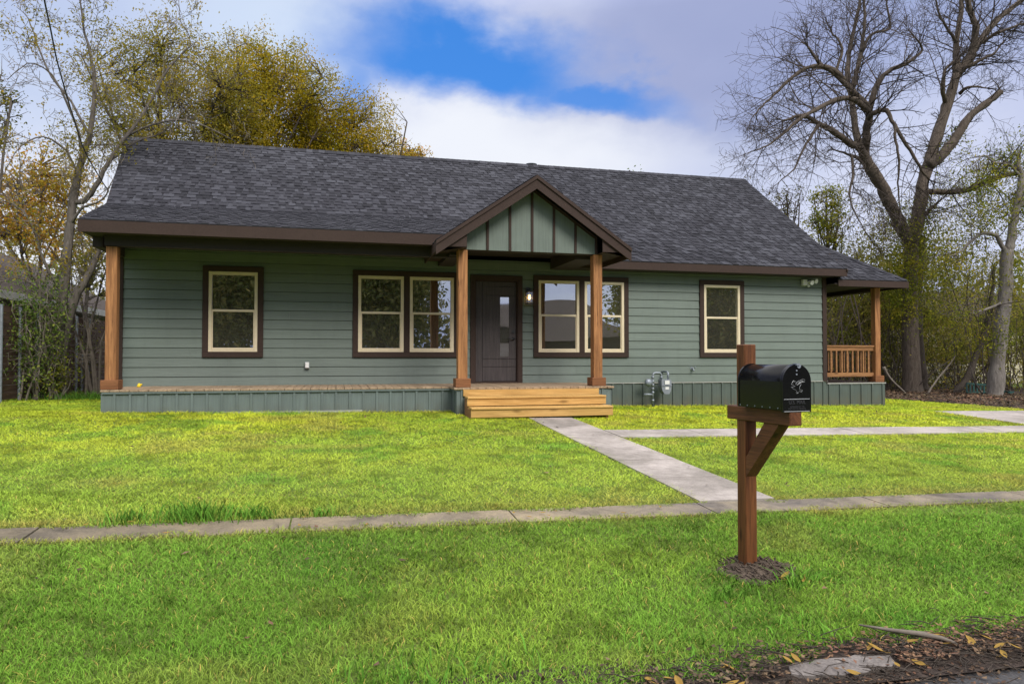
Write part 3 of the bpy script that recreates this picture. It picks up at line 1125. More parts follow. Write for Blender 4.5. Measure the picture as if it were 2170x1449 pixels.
# entry gable roof
GX, GHALF, GZP, GSL = 3.465, 1.80, 4.262, 0.69
GYF = -2.28
GZE = GZP - GHALF * GSL
for s in (-1, 1):
    xe = GX + s * GHALF
    yb_e, yb_r = 0.1, 1.35
    if s < 0:
        shingles(roofs, VL((xe, yb_e, GZE), (GX, yb_r, GZP)), VL((xe, GYF, GZE), (GX, GYF, GZP)), slope_len(GHALF, GSL), 20)
    else:
        shingles(roofs, VL((xe, GYF, GZE), (GX, GYF, GZP)), VL((xe, yb_e, GZE), (GX, yb_r, GZP)), slope_len(GHALF, GSL), 21)
roof = roofs.build('roof', M['shingle'], house)
mb = MB()
vx = atY(1131, 354, RY)
mb.tube([(vx.x, RY + 0.25, RZ - 0.2), (vx.x, RY + 0.25, RZ + 0.09)], [0.07, 0.07], 14)
mb.tube([(vx.x, RY + 0.25, RZ + 0.085), (vx.x, RY + 0.25, RZ + 0.10), (vx.x, RY + 0.25, RZ + 0.13)], [0.15, 0.16, 0.05], 16)
mb.build('roof_vent', M['meter_grey'], roof, True)

# ---- fascia, soffit, beams
mb = MB()
fh = 0.165
mb.box(XL_E, 2.25, PYE - 0.002, PYE + 0.03, PZE - fh - 0.03, PZE - 0.004)          # porch eave
mb.box(4.75, XRE, EY - 0.002, EY + 0.03, EZ - fh, EZ - 0.004)              # main eave
mb.box(XR + 0.1, HX, HY - 0.002, HY + 0.03, HZ - 0.15, HZ - 0.004)              # side porch front
mb.box(HX - 0.001, HX + 0.03, HY - 0.002, 7.2, HZ - 0.15, HZ - 0.004)           # side porch right
mb.bar((XRE - 0.012, EY, EZ - 0.085), (XRE - 0.012, RY, RZ - 0.085), 0.03, 0.15)   # right rake board
mb.bar((XL_K + 0.012, KY, KZ - 0.085), (XL_R + 0.012, RY, RZ - 0.085), 0.03, 0.15)
mb.bar((XL_E + 0.012, PYE + 0.03, PZE - 0.1), (XL_K + 0.012, KY, KZ - 0.1), 0.03, 0.18)
mb.build('fascia', M['brown'], house)
mb = MB()
zs = PZE - fh - 0.02
mb.box(XL_E + 0.03, 2.25, PYE + 0.031, -0.02, zs, zs + 0.02)                    # porch ceiling
mb.box(4.75, XRE - 0.03, EY + 0.031, -0.02, EZ - fh + 0.002, EZ - fh + 0.022)  # main eave soffit
mb.box(-3.73, 2.25, YDL + 0.02, YDL + 0.19, 2.845, zs - 0.001)              # porch beam
mb.box(XL - 0.03, XL + 0.12, YDL + 0.2, -0.03, 2.845, zs - 0.001)              # left return beam
# underside of the roof planes (sheathing)
mb.add([(XL_E + 0.02, PYE + 0.03, PZE - 0.03), (XP1, PYE + 0.03, PZE - 0.03), (XP1, KY, KZ - 0.03), (XL_K + 0.02, KY, KZ - 0.03)], [(0, 1, 2, 3)])
mb.add([(XL_K + 0.02, KY, KZ - 0.03), (XRE - 0.03, KY, KZ - 0.03), (XRE - 0.03, RY, RZ - 0.03), (XL_R + 0.02, RY, RZ - 0.03)], [(0, 1, 2, 3)])
# side porch ceiling and beams
mb.box(XR + 0.02, HX - 0.02, HY + 0.031, 7.2, HZ - 0.10, HZ - 0.08)
mb.box(XR + 0.015, 12.74, 0.045, 0.205, 2.685, HZ - 0.101)
mb.build('soffit', M['brown_dark'], house)
mb = MB()
mb.box(12.60, 12.76, 0.206, 7.0, 2.60, HZ - 0.101)
mb.build('side_beam', M['brown'], house)

# ---- entry gable front
GW = GYF + 0.34                           # plane of the gable wall
zb = 2.93
mb = MB()
# rake boards: two stacked planks each side
for s in (-1, 1):
    xe = GX + s * (GHALF + 0.01)
    un = (0, 1, 0)
    for (d0_, d1_, yy, th_) in ((0.0, 0.055, GYF - 0.025, 0.025), (0.055, 0.20, GYF, 0.032)):
        za, zc = GZP - 0.006 - d0_ * 1.2, GZE - 0.006 - d0_ * 1.2
        zd, ze = GZP - 0.006 - d1_ * 1.2, GZE - 0.006 - d1_ * 1.2
        poly = [(GX, za), (xe, zc), (xe, ze), (GX, zd)]
        mb.prism(poly if s > 0 else poly[::-1], (0, yy, 0), (1, 0, 0), (0, 0, 1), un, th_)
    # eave fascia running back
    xa_, xb_ = sorted((xe, xe - s * 0.03))
    mb.box(xa_, xb_, GYF + 0.033, -0.3 if s > 0 else -0.6, GZE - 0.19, GZE - 0.02)
    # boxed return: triangle board beside the panel
    xp = GX + s * 1.262
    zr = GZP - abs(xp - GX) * GSL - 0.2
    zo = GZE - 0.2
    poly = [(xp, zb), (xe - s * 0.04, zb - 0.0), (xe - s * 0.04, zo + 0.02), (xp, zr)]
    mb.prism(poly if s > 0 else poly[::-1], (0, GYF + 0.045, 0), (1, 0, 0), (0, 0, 1), un, 0.02)
    # soffit return under it
    xa_, xb_ = sorted((xp, xe - s * 0.035))
    mb.box(xa_, xb_, GYF + 0.06, -0.3, zb - 0.012, zb - 0.001)
mb.build('gable_fascia', M['brown'], house)
mb = MB()
px0, px1 = GX - 1.262, GX + 1.262
zp = lambda x: GZP - abs(x - GX) * GSL - 0.15
mb.prism([(px0, zb), (px1, zb), (px1, zp(px1)), (GX, zp(GX)), (px0, zp(px0))], (0, GW, 0), (1, 0, 0), (0, 0, 1), (0, 1, 0), 0.02)
mb.build('gable_panel', M['gable'], house)
mb = MB()
for k in range(-3, 4):
    x = GX + k * 0.4175 * 1.0 if abs(k) < 3 else GX + (1.24 if k > 0 else -1.24)
    mb.box(x - 0.022, x + 0.022, GW - 0.022, GW - 0.0005, zb + 0.004, zp(x) - 0.005)
for s in (-1, 1):                         # trim under the rake
    poly = [(GX, zp(GX) - 0.0), (px1 if s > 0 else px0, zp(px1)), (px1 if s > 0 else px0, zp(px1) - 0.062), (GX, zp(GX) - 0.062)]
    mb.prism(poly if s > 0 else poly[::-1], (0, GW - 0.024, 0), (1, 0, 0), (0, 0, 1), (0, 1, 0), 0.022)
mb.build('gable_batten', M['brown'], house)
mb = MB()
mb.box(px0, px1, GW + 0.022, GW + 0.26, zb - 0.001, zb + 0.26)                  # beam behind the panel
mb.box(2.0, 2.31, GW + 0.261, -0.025, 2.86, 3.16)                          # beams back to the wall
mb.box(4.40, 4.88, GW + 0.261, -0.025, 2.86, 3.16)
mb.box(2.311, 4.399, GW + 0.261, -0.025, 3.10, 3.12)                        # entry ceiling
for s in (-1, 1):                         # underside of the gable slopes
    xe = GX + s * (GHALF - 0.02)
    mb.add([(GX, GYF + 0.03, GZP - 0.04), (xe, GYF + 0.03, GZE - 0.04), (xe, 0.0, GZE - 0.04), (GX, 1.2, GZP - 0.04)], [(0, 1, 2, 3)])
mb.build('entry_ceiling', M['brown_dark'], house)

# ------------------------------------------------------------------ steps
steps = thing('porch_steps', (3.45, -2.4, 0), 'three new unstained pine steps below the brown front door', 'steps')
sx0, sx1 = 2.17, 4.71
zg = -0.06
rise = [(0.315, 0.428, 0.0), (0.16, 0.285, 0.30), (-0.02, 0.115, 0.58)]
for k, (za, zc, dy) in enumerate(rise):
    yy = YDG - 0.055 - dy
    e0, e1 = sx0 + 0.0 + 0.015 * k, sx1 + 0.02 * k
    mb = MB()
    mb.cbox(e0, e1, yy, yy + 0.038, za, zc, 0.004)
    mb.build('riser', M['pine'], steps)
    if k:
        mb = MB()
        for j in range(2):
            mb.cbox(e0 + 0.004, e1 - 0.004, yy - 0.024 + j * 0.15, yy + 0.118 + j * 0.15, zc + 0.001, zc + 0.034, 0.004)
        mb.build('tread', M['pine'], steps)
for xs_ in (sx0 + 0.03, (sx0 + sx1) / 2, sx1 - 0.07):
    mb = MB()
    y_a, y_b, y_c = YDG - 0.01, YDG - 0.312, YDG - 0.592
    mb.prism([(y_a, -0.1), (y_c, -0.1), (y_c, 0.11), (y_b, 0.11), (y_b, 0.28), (y_a, 0.28)], (xs_, 0, 0), (0, 1, 0), (0, 0, 1), (1, 0, 0), 0.04)
    recalc(mb.build('stringer', M['pine_end'], steps))

# ------------------------------------------------------------------ fittings on the wall
lx, lz = 3.915, 2.265
lamp = thing('wall_lantern', (lx, -0.02, lz), 'lit black glass lantern on the wall between door and window', 'wall lamp')
mb = MB()
mb.box(lx - 0.05, lx + 0.05, -0.036, -0.016, lz + 0.02, lz + 0.2)
mb.tube([(lx, -0.03, lz + 0.15), (lx, -0.11, lz + 0.17), (lx, -0.115, lz + 0.13)], 0.012, 8)
mb.build('bracket', M['black_metal'], lamp)
mb = MB()
for sx_ in (-1, 1):
    for sy_ in (-1, 1):
        mb.box(lx + sx_ * 0.062 - 0.006, lx + sx_ * 0.062 + 0.006, -0.115 + sy_ * 0.062 - 0.006, -0.115 + sy_ * 0.062 + 0.006, lz - 0.145, lz + 0.1)
mb.box(lx - 0.072, lx + 0.072, -0.187, -0.043, lz - 0.16, lz - 0.145)
mb.box(lx - 0.072, lx + 0.072, -0.187, -0.043, lz + 0.1, lz + 0.115)
mb.box(lx - 0.045, lx + 0.045, -0.16, -0.07, lz + 0.115, lz + 0.135)
mb.build('cage', M['black_metal'], lamp)
mb = MB()
mb.box(lx - 0.055, lx + 0.055, -0.17, -0.06, lz - 0.14, lz + 0.095)
mb.build('glass', M['glass_lamp'], lamp)
mb = MB()
mb.tube([(lx, -0.115, lz + 0.045), (lx, -0.115, lz + 0.02), (lx, -0.115, lz - 0.03), (lx, -0.115, lz - 0.055)], [0.012, 0.02, 0.03, 0.012], 12)
mb.build('bulb', M['bulb'], lamp, True)

fx, fz = 10.60, 2.745
fl = thing('flood_light', (fx, -0.03, fz), 'white twin head security flood light under the eave', 'flood light')
mb = MB()
mb.cbox(fx - 0.09, fx + 0.03, -0.10, -0.018, fz - 0.075, fz + 0.065, 0.008)
mb.build('junction_box', M['white'], fl)
for (hx_, hz_, dx_) in ((fx + 0.06, fz + 0.01, 0.04), (fx + 0.15, fz + 0.045, 0.09)):
    mb = MB()
    mb.tube([(fx + 0.02, -0.07, fz - 0.02), (hx_, -0.10, hz_ - 0.02)], 0.014, 8)
    mb.tube([(hx_, -0.08, hz_ - 0.01), (hx_ + dx_ * 0.25, -0.13, hz_ - 0.012), (hx_ + dx_ * 0.5, -0.20, hz_ - 0.03)], [0.026, 0.04, 0.055], 14)
    mb.build('lamp_head', M['white'], fl)
mb = MB()
mb.tube([(fx + 0.04, -0.09, fz - 0.05), (fx + 0.05, -0.12, fz - 0.1)], [0.02, 0.03], 10)
mb.build('sensor', M['white'], fl)

ox_, oz_ = -0.558, 0.845
ou = thing('outlet_box', (ox_, -0.02, oz_), 'small grey outlet cover on the siding above the deck', 'outlet')
mb = MB()
mb.cbox(ox_ - 0.042, ox_ + 0.042, -0.075, -0.012, oz_ - 0.065, oz_ + 0.065, 0.01)
mb.build('box', M['grey_plastic'], ou)
mb = MB()
mb.cbox(ox_ - 0.034, ox_ + 0.034, -0.09, -0.0755, oz_ - 0.05, oz_ + 0.055, 0.006)
mb.build('cover', M['label_white'], ou)

fx2, fz2 = 7.72, 0.75
fa = thing('hose_faucet', (fx2, -0.02, fz2), 'little metal hose faucet below the right hand window', 'faucet')
mb = MB()
mb.tube([(fx2 - 0.02, -0.012, fz2), (fx2 - 0.02, -0.02, fz2)], 0.04, 12)
mb.tube([(fx2 - 0.02, -0.02, fz2), (fx2 - 0.02, -0.08, fz2), (fx2 - 0.02, -0.11, fz2 - 0.05)], 0.016, 8)
mb.build('spout', M['steel'], fa)
mb = MB()
mb.tube([(fx2 - 0.02, -0.07, fz2), (fx2 + 0.025, -0.1, fz2 + 0.03)], 0.008, 6)
mb.disc_prism((fx2 + 0.02, -0.1, fz2 + 0.03), (0.8, -0.5, 0.4), 0.03, 0.01, 12)
mb.build('handle', M['steel'], fa)

yx = -3.44
mb = MB()
mb.tube([(yx, -0.45, ZD + 0.002), (yx, -0.45, ZD + 0.02), (yx + 0.006, -0.45, ZD + 0.045), (yx, -0.45, ZD + 0.07)], [0.03, 0.034, 0.03, 0.012], 12)
mb.tube([(yx + 0.02, -0.46, ZD + 0.05), (yx + 0.055, -0.47, ZD + 0.045)], [0.012, 0.016], 8)
tag(mb.build('plastic_cap', M['yellow'], None, True), 'small bright yellow plastic bit on the deck by the corner post', 'plastic cap')

# gas meter
mx_, my_ = 6.93, -0.30
gm = thing('gas_meter', (mx_, my_, g(mx_, my_)), 'grey gas meter with galvanised pipes against the house skirt', 'gas meter')
pxm = 6.62
mb = MB()
mb.tube([(pxm, my_, -0.12), (pxm, my_, 0.62), (pxm + 0.02, my_, 0.655), (pxm + 0.05, my_, 0.665), (pxm + 0.15, my_, 0.665), (pxm + 0.18, my_, 0.655), (pxm + 0.2, my_, 0.62), (pxm + 0.2, my_, 0.53)], 0.021, 10)
for zf in (0.05, 0.22, 0.30, 0.38, 0.46, 0.55):
    mb.tube([(pxm, my_, zf), (pxm, my_, zf + 0.045)], 0.031, 10)
mb.tube([(pxm + 0.2, my_, 0.55), (pxm + 0.2, my_, 0.59)], 0.03, 10)
mb.tube([(pxm + 0.36, my_, 0.53), (pxm + 0.36, my_, 0.66), (pxm + 0.36, my_ + 0.05, 0.685), (pxm + 0.36, -0.02, 0.685)], 0.024, 10)
mb.tube([(pxm, my_, 0.20), (pxm - 0.2, my_ + 0.02, 0.20)], [0.022, 0.03], 10)
mb.build('pipe', M['steel'], gm, True)
mb = MB()
prof = [(-0.12, 0.50), (-0.11, 0.53), (0.09, 0.53), (0.11, 0.50), (0.11, 0.36), (0.10, 0.28), (0.06, 0.21), (-0.05, 0.21), (-0.10, 0.28), (-0.12, 0.36)]
mb.prism(prof, (pxm + 0.285, my_ - 0.09, 0), (1, 0, 0), (0, 0, 1), (0, 1, 0), 0.17)
mb.box(pxm + 0.155, pxm + 0.405, my_ - 0.105, my_ + 0.09, 0.385, 0.405)
recalc(mb.build('meter_body', M['meter_grey'], gm))
mb = MB()
mb.box(pxm + 0.235, pxm + 0.34, my_ - 0.108, my_ - 0.091, 0.42, 0.50)
mb.build('dial_plate', M['label_white'], gm)
mb = MB()
mb.box(pxm + 0.25, pxm + 0.335, my_ - 0.093, my_ - 0.0905, 0.31, 0.365)
mb.build('sticker', M['label_white'], gm)
mb = MB()
mb.tube([(pxm - 0.11, my_ - 0.07, 0.46), (pxm - 0.11, my_ - 0.05, 0.46), (pxm - 0.11, my_ + 0.0, 0.46), (pxm - 0.11, my_ + 0.03, 0.46)], [0.03, 0.075, 0.08, 0.04], 18)
mb.tube([(pxm - 0.11, my_, 0.46), (pxm, my_, 0.44)], 0.03, 10)
mb.tube([(pxm - 0.09, my_, 0.42), (pxm - 0.09, my_, 0.36)], [0.03, 0.022], 10)
mb.build('regulator', M['steel'], gm, True)

# kitchen seen dimly through the right window
mb = MB()
mb.box(7.2, 8.15, 3.3, 3.85, ZD + 0.02, 1.28)
mb.box(8.75, 10.3, 3.3, 3.85, ZD + 0.02, 1.28)
c1 = mb.build('base_cabinet', M['cabinet'])
tag(c1, 'pale green kitchen base cabinets seen through the right window', 'cabinet')
mb = MB()
mb.box(7.18, 8.17, 3.26, 3.86, 1.282, 1.32)
mb.box(8.73, 10.32, 3.26, 3.86, 1.282, 1.32)
mb.build('counter_top', M['counter'], c1)
mb = MB()
mb.box(7.2, 8.3, 3.5, 4.19, 1.85, 2.7)
mb.box(8.9, 10.3, 3.5, 4.19, 1.75, 2.7)
tag(mb.build('wall_cabinet', M['cabinet']), 'green upper kitchen cabinets deep behind the right window', 'cabinet')

# thin pale edging strip at the foot of the porch skirt
mb = MB()
mb.box(-2.2, 0.45, YDL - 0.03, YDL - 0.006, g(-1, -1.5) - 0.02, g(-1, -1.5) + 0.022)
tag(mb.build('edging_strip', M['trim_white']), 'thin pale strip lying along the foot of the porch skirt', 'edging')

# ------------------------------------------------------------------ mailbox
ROT = rad(6)
ax_ = Vector((math.sin(ROT), -math.cos(ROT), 0)); dr_ = Vector((math.cos(ROT), math.sin(ROT), 0))
FL = Vector((2.62, -10.70, 0))
pc = FL - ax_ * 0.465 + dr_ * 0.0545
zgm = -0.40
mail = thing('mailbox', (pc.x, pc.y, 0), 'black rural mailbox on a dark stained wooden post by the street', 'mailbox', rz=ROT)
hw = 0.0445
mb = MB()
mb.cbox(-hw, hw, -hw, hw, zgm - 0.15, 1.085, 0.005)
mb.build('post', M['post_dark'], mail)
yf = -0.465                       # front end of the beam in local y
mb = MB()
mb.cbox(-0.0545, 0.0545 - 0.018, yf, yf + 0.60, 0.590, 0.681, 0.005)
mb.build('crossbeam', M['post_dark_y'], mail)
mb = MB()
mb.prism([(-hw - 0.001, 0.225), (-hw - 0.001, 0.352), (-0.222, 0.589), (-0.352, 0.589), (-0.345, 0.575)], (-0.0425, 0, 0), (0, 1, 0), (0, 0, 1), (1, 0, 0), 0.085)
recalc(mb.build('brace', M['post_dark_y'], mail))

bw, sh_ = 0.102, 0.170             # half width, height of the straight sides
zb_ = 0.684


def arch(hw_, zs, n=18, lift=0.0):
    pts = [(-hw_, lift), (hw_, lift)]
    for i in range(n + 1):
        a = PI * i / n
        pts.append((hw_ * math.cos(a), zs + hw_ * math.sin(a)))
    return pts


yb0, yb1 = yf + 0.015, -hw - 0.006
tcar = NT('glossy_black_paint')
nn = tcar.noise(tcar.coord(), 3.0, 2)
pr = tcar.n('ShaderNodeBsdfPrincipled')
pr.inputs['Base Color'].default_value = (0.007, 0.007, 0.008, 1)
pr.inputs['Roughness'].default_value = 0.2
pr.inputs['Specular IOR Level'].default_value = 0.24
pr.inputs['Coat Weight'].default_value = 0.12
pr.inputs['Coat Roughness'].default_value = 0.06
tcar.l(tcar.bump(nn, 0.12, 0.02), pr.inputs['Normal'])
M['gloss_black'] = tcar.done(pr.outputs[0])
mb = MB()
mb.prism(arch(bw, sh_, 28), (0.0, yb0, zb_), (1, 0, 0), (0, 0, 1), (0, 1, 0), yb1 - yb0)
bx = recalc(mb.build('box', M['gloss_black'], mail))
for p in bx.data.polygons:
    p.use_smooth = abs(p.normal.y) < 0.5 and p.normal.z > 0.02
for (yy, e, th_) in ((yb0 - 0.001, 0.004, 0.012), (yb1 - 0.010, 0.004, 0.012)):
    mb = MB()
    po, pi_ = arch(bw + e, sh_, 28)[2:], arch(bw + 0.0004, sh_, 28)[2:]
    po = [(bw + e, 0)] + po + [(-bw - e, 0)]
    pi_ = [(bw + 0.0004, 0)] + pi_ + [(-bw - 0.0004, 0)]
    n = len(po)
    vs = []
    for q in (yy, yy + th_):
        vs += [(x, q, zb_ + z) for x, z in po] + [(x, q, zb_ + z) for x, z in pi_]
    fs = []
    for i in range(n - 1):
        fs += [(i, i + 1, n + i + 1, n + i), (2 * n + i, 3 * n + i, 3 * n + i + 1, 2 * n + i + 1), (i, 2 * n + i, 2 * n + i + 1, i + 1)]
    mb.add(vs, fs)
    recalc(mb.build('rim', M['gloss_black'], mail))
mb = MB()
mb.prism(arch(bw + 0.003, sh_, 28, -0.012), (0.0, yb0 - 0.016, zb_), (1, 0, 0), (0, 0, 1), (0, 1, 0), 0.0145)
md = recalc(mb.build('door', M['gloss_black'], mail))
yd = yb0 - 0.0165
M['emboss'] = simple('pale_emboss', (0.42, 0.43, 0.44), 0.35, 0.5)
M['emboss_dark'] = simple('dark_emboss', (0.05, 0.05, 0.055), 0.3, 0.0, 0.7)


def dz_(zx, zy):
    """door drawing units -> door plane"""
    return ((zx - 1152.0) / 415.0 * 0.202, yd, zb_ - 0.012 + (1118 - zy) / 640.0 * (sh_ + bw + 0.012))


emb = MB()
for line in ([(1130, 742), (1165, 702), (1245, 674), (1270, 682), (1268, 712), (1222, 714), (1150, 752)],
             [(1165, 722), (1240, 694)], [(1180, 728), (1255, 702)],
             [(1130, 742), (1138, 706), (1100, 690), (1078, 716), (1064, 744), (1102, 752)], [(1098, 706), (1114, 702), (1118, 716)],
             [(1122, 764), (1060, 782), (1090, 800), (1132, 818)], [(1212, 742), (1192, 776), (1186, 806)],
             [(1186, 806), (1238, 826), (1216, 850), (1178, 832)], [(1190, 822), (1222, 836)],
             [(1134, 846), (1146, 864), (1172, 852)], [(1140, 828), (1150, 846)]):
    emb.tube([dz_(*p) for p in line], 0.0011, 5)
emb.build('bird_emblem', M['emboss'], md)
mb = MB()
for zy in (942, 1106):
    a, b = dz_(952, zy), dz_(1340, zy)
    mb.tube([a, b], 0.0021, 6)
mb.build('band', M['emboss'], md)


def text(body, zx, zy, size, m, parent, name, ext=0.0008):
    c = bpy.data.curves.new(name, 'FONT')
    c.body = body
    c.size = size
    c.extrude = ext
    c.align_x = 'CENTER'
    c.align_y = 'CENTER'
    c.materials.append(m)
    tmp = bpy.data.objects.new(name, c)
    col.objects.link(tmp)
    me = bpy.data.meshes.new_from_object(tmp.evaluated_get(bpy.context.evaluated_depsgraph_get()))
    bpy.data.objects.remove(tmp)
    bpy.data.curves.remove(c)
    me.materials.clear()
    me.materials.append(m)
    o = bpy.data.objects.new(name, me)
    col.objects.link(o)
    o.parent = parent
    p = dz_(zx, zy)
    o.location = (p[0], p[1] - 0.0006, p[2])
    o.rotation_euler = (PI / 2, 0, 0)
    return o


text('U.S. MAIL', 1150, 985, 0.031, M['emboss_dark'], md, 'lettering', 0.0012)
text('APPROVED BY THE', 1150, 1045, 0.0125, M['emboss_dark'], md, 'lettering')
text('POSTMASTER GENERAL', 1150, 1073, 0.0125, M['emboss_dark'], md, 'lettering')
mb = MB()
zt_ = zb_ + sh_ + bw
mb.box(-0.012, 0.012, yd - 0.012, yd + 0.02, zt_ - 0.004, zt_ + 0.008)
mb.disc_prism((0.012, yd + 0.001, zt_ - 0.008), (0, -1, 0), 0.014, 0.006, 14)
mb.disc_prism((-0.004, yd + 0.001, zt_ - 0.035), (0, -1, 0), 0.005, 0.004, 10)
mb.disc_prism((-0.004, yd + 0.001, zt_ - 0.058), (0, -1, 0), 0.005, 0.004, 10)
mb.build('latch', M['steel'], md)
for k in range(6):
    mb = MB()
    yy = yb0 + 0.03 + k * 0.07
    mb.disc_prism((-bw - 0.0002, yy, zb_ + 0.012), (-1, 0, 0), 0.004, 0.002, 8)
    mb.build('rivet', M['steel'], mail)

# ------------------------------------------------------------------ ground and paving
def sheet(name, m, xs, ys, dz, kind='structure', zf=None):
    V, F = [], []
    zf = zf or g
    for y in ys:
        for x in xs:
            V.append((x, y, zf(x, y) + dz))
    n = len(xs)
    for j in range(len(ys) - 1):
        for i in range(n - 1):
            F.append((j * n + i, j * n + i + 1, (j + 1) * n + i + 1, (j + 1) * n + i))
    o = fast_mesh(name, np.array(V), np.array(F), m)
    o['kind'] = kind
    return o


RDY = -11.60


def lawn_edge(x):
    return np.interp(x, [-0.5, 0.3, 0.9, 1.35, 2.0, 3.5, 6.0], [-12.1, -11.9, -11.68, -11.57, -11.45, -11.36, -11.36])



far = [-400, -150, -70, -40, -25]
gx = far + list(np.linspace(-18, 30, 97)) + [40, 60, 100, 200, 400]
gy = [-400, -150, -70, -40, -26, -20.2, -20, RDY - 0.02, RDY + 0.05] + list(np.linspace(-11.4, 20, 63)) + [30, 50, 90, 180, 400]
sheet('ground', M['ground'], gx, gy, -0.012, 'structure', lambda x, y: g(x, y) - (0.16 if -20.1 < y < RDY + 0.02 else 0.0))


def slabs(name, m, x0, x1, y0, y1, nx, ny, dz=0.006, gap=0.012, jit=0.0):
    """paving cast in bays with open joints"""
    mb = MB()
    rnd = random.Random(len(name))
    for i in range(nx):
        for j in range(ny):
            a, b = lerp(x0, x1, i / nx) + gap / 2, lerp(x0, x1, (i + 1) / nx) - gap / 2
            c, d = lerp(y0, y1, j / ny) + gap / 2, lerp(y0, y1, (j + 1) / ny) - gap / 2
            t = rnd.uniform(-1, 1) * jit
            top = [(a, c), (b, c), (b, d), (a, d)]
            vs = [(x, y, g(x, y) + dz + t) for x, y in top] + [(x, y, g(x, y) - 0.08) for x, y in top]
            mb.add(vs, [(0, 1, 2, 3), (4, 5, 1, 0), (5, 6, 2, 1), (6, 7, 3, 2), (7, 4, 0, 3)])
    o = mb.build(name, m)
    o['kind'] = 'structure'
    return o


SWY0, SWY1 = -8.95, -8.56
slabs('sidewalk', M['old_concrete'], -14.3, 24.1, SWY0, SWY1, 22, 1, 0.003, 0.014, 0.003)
slabs('walkway', M['concrete'], 3.20, 3.98, SWY1 + 0.01, -2.66, 1, 6, 0.014, 0.012, 0.002)
slabs('side_path', M['concrete'], 4.0, 12.35, -4.86, -4.12, 6, 1, 0.010, 0.012, 0.002)
slabs('driveway', M['concrete'], 12.37, 17.5, -11.2, -1.85, 2, 4, 0.012, 0.014)
def zroad(x, y):
    return g(x, max(y, RDY)) - 0.028


sheet('road', M['asphalt'], list(np.linspace(-30, 40, 71)), [-19.0, -16, -13.5, RDY - 0.02], 0.0, 'structure', zroad)
# remnant of a concrete kerb at the lawn edge
mb = MB()
rnd = random.Random(9)
xs_ = np.linspace(2.0, 2.56, 14)
fr_, bk_ = [], []
for i, x in enumerate(xs_):
    k_ = math.sin(PI * (i + 0.6) / 14.2)
    fr_.append((x, RDY + 0.05 - 0.075 * k_ ** 0.6 + rnd.uniform(-0.010, 0.010)))
    bk_.append((x + 0.03, RDY + 0.075 + 0.055 * k_ ** 0.5 + rnd.uniform(-0.012, 0.012)))
poly = fr_ + bk_[::-1]
n = len(poly)
vs = [(x, y, g(x, y) + 0.006) for x, y in poly] + [(x, y, zroad(x, y) - 0.05) for x, y in poly]
mb.add(vs, [tuple(range(n))] + [(i + n, (i + 1) % n + n, (i + 1) % n, i) for i in range(n)])
o = mb.build('kerb', M['old_kerb']); o['kind'] = 'structure'

# bare earth under the litter
sheet('earth_strip', M['litter_soil'], list(np.linspace(15.4, 30, 30)), list(np.linspace(-3.5, 18, 30)), 0.004)
sheet('earth_strip', M['litter_soil'], list(np.linspace(-9, -3.8, 14)), list(np.linspace(2.7, 14, 20)), 0.004)
sheet('earth_strip', M['litter_soil'], list(np.linspace(0.3, 9, 26)), [RDY - 0.10, RDY - 0.05, RDY - 0.01, RDY + 0.06, RDY + 0.16, RDY + 0.30], 0.006, 'structure', lambda x, y: zroad(x, y) + 0.012 if y < RDY else g(x, y) - 0.008)

# mound at the mailbox post
V, F = [], []
nr, na = 10, 40
rm = random.Random(3)
for i in range(nr):
    r = 0.25 * i / (nr - 1)
    for j in range(na):
        a = 2 * PI * j / na
        k = 1 + 0.18 * math.sin(a * 2 + 1) + 0.1 * math.sin(a * 5)
        x, y = pc.x + 0.05 + r * k * math.cos(a) * 1.0, pc.y - 0.06 + r * k * math.sin(a)
        z = g(x, y) + 0.045 * (1 - (r / 0.25) ** 2) - 0.006 + rm.uniform(-0.008, 0.008)
        V.append((x, y, z))
for i in range(nr - 1):
    for j in range(na):
        F.append((i * na + j, (i + 1) * na + j, (i + 1) * na + (j + 1) % na, i * na + (j + 1) % na))
o = fast_mesh('soil', np.array(V), np.array(F), M['mound_soil']); o['kind'] = 'stuff'

# ------------------------------------------------------------------ grass
RNG = np.random.default_rng(12)


def vnoise(x, y, scale, seed):
    r = np.random.default_rng(seed)
    tab = r.random((257, 257))
    u, v = x * scale + 1000.3, y * scale + 1000.7
    iu, iv = np.floor(u).astype(int), np.floor(v).astype(int)
    fu, fv = u - iu, v - iv
    fu, fv = fu * fu * (3 - 2 * fu), fv * fv * (3 - 2 * fv)
    a = tab[iu % 257, iv % 257]; b = tab[(iu + 1) % 257, iv % 257]
    c = tab[iu % 257, (iv + 1) % 257]; d = tab[(iu + 1) % 257, (iv + 1) % 257]
    return (a * (1 - fu) + b * fu) * (1 - fv) + (c * (1 - fu) + d * fu) * fv


def fbm(x, y, scale, seed, octv=3):
    t, amp, tot = 0, 1.0, 0
    for k in range(octv):
        t = t + amp * vnoise(x, y, scale * 2 ** k, seed + k)
        tot += amp
        amp *= 0.55
    return t / tot


def gnp(x, y):
    xx = np.clip(x, -12, 26)
    return np.where(y > -2, 0, (np.maximum(y, -11.7) + 2) * 0.045) - 0.015 * (xx - 2)


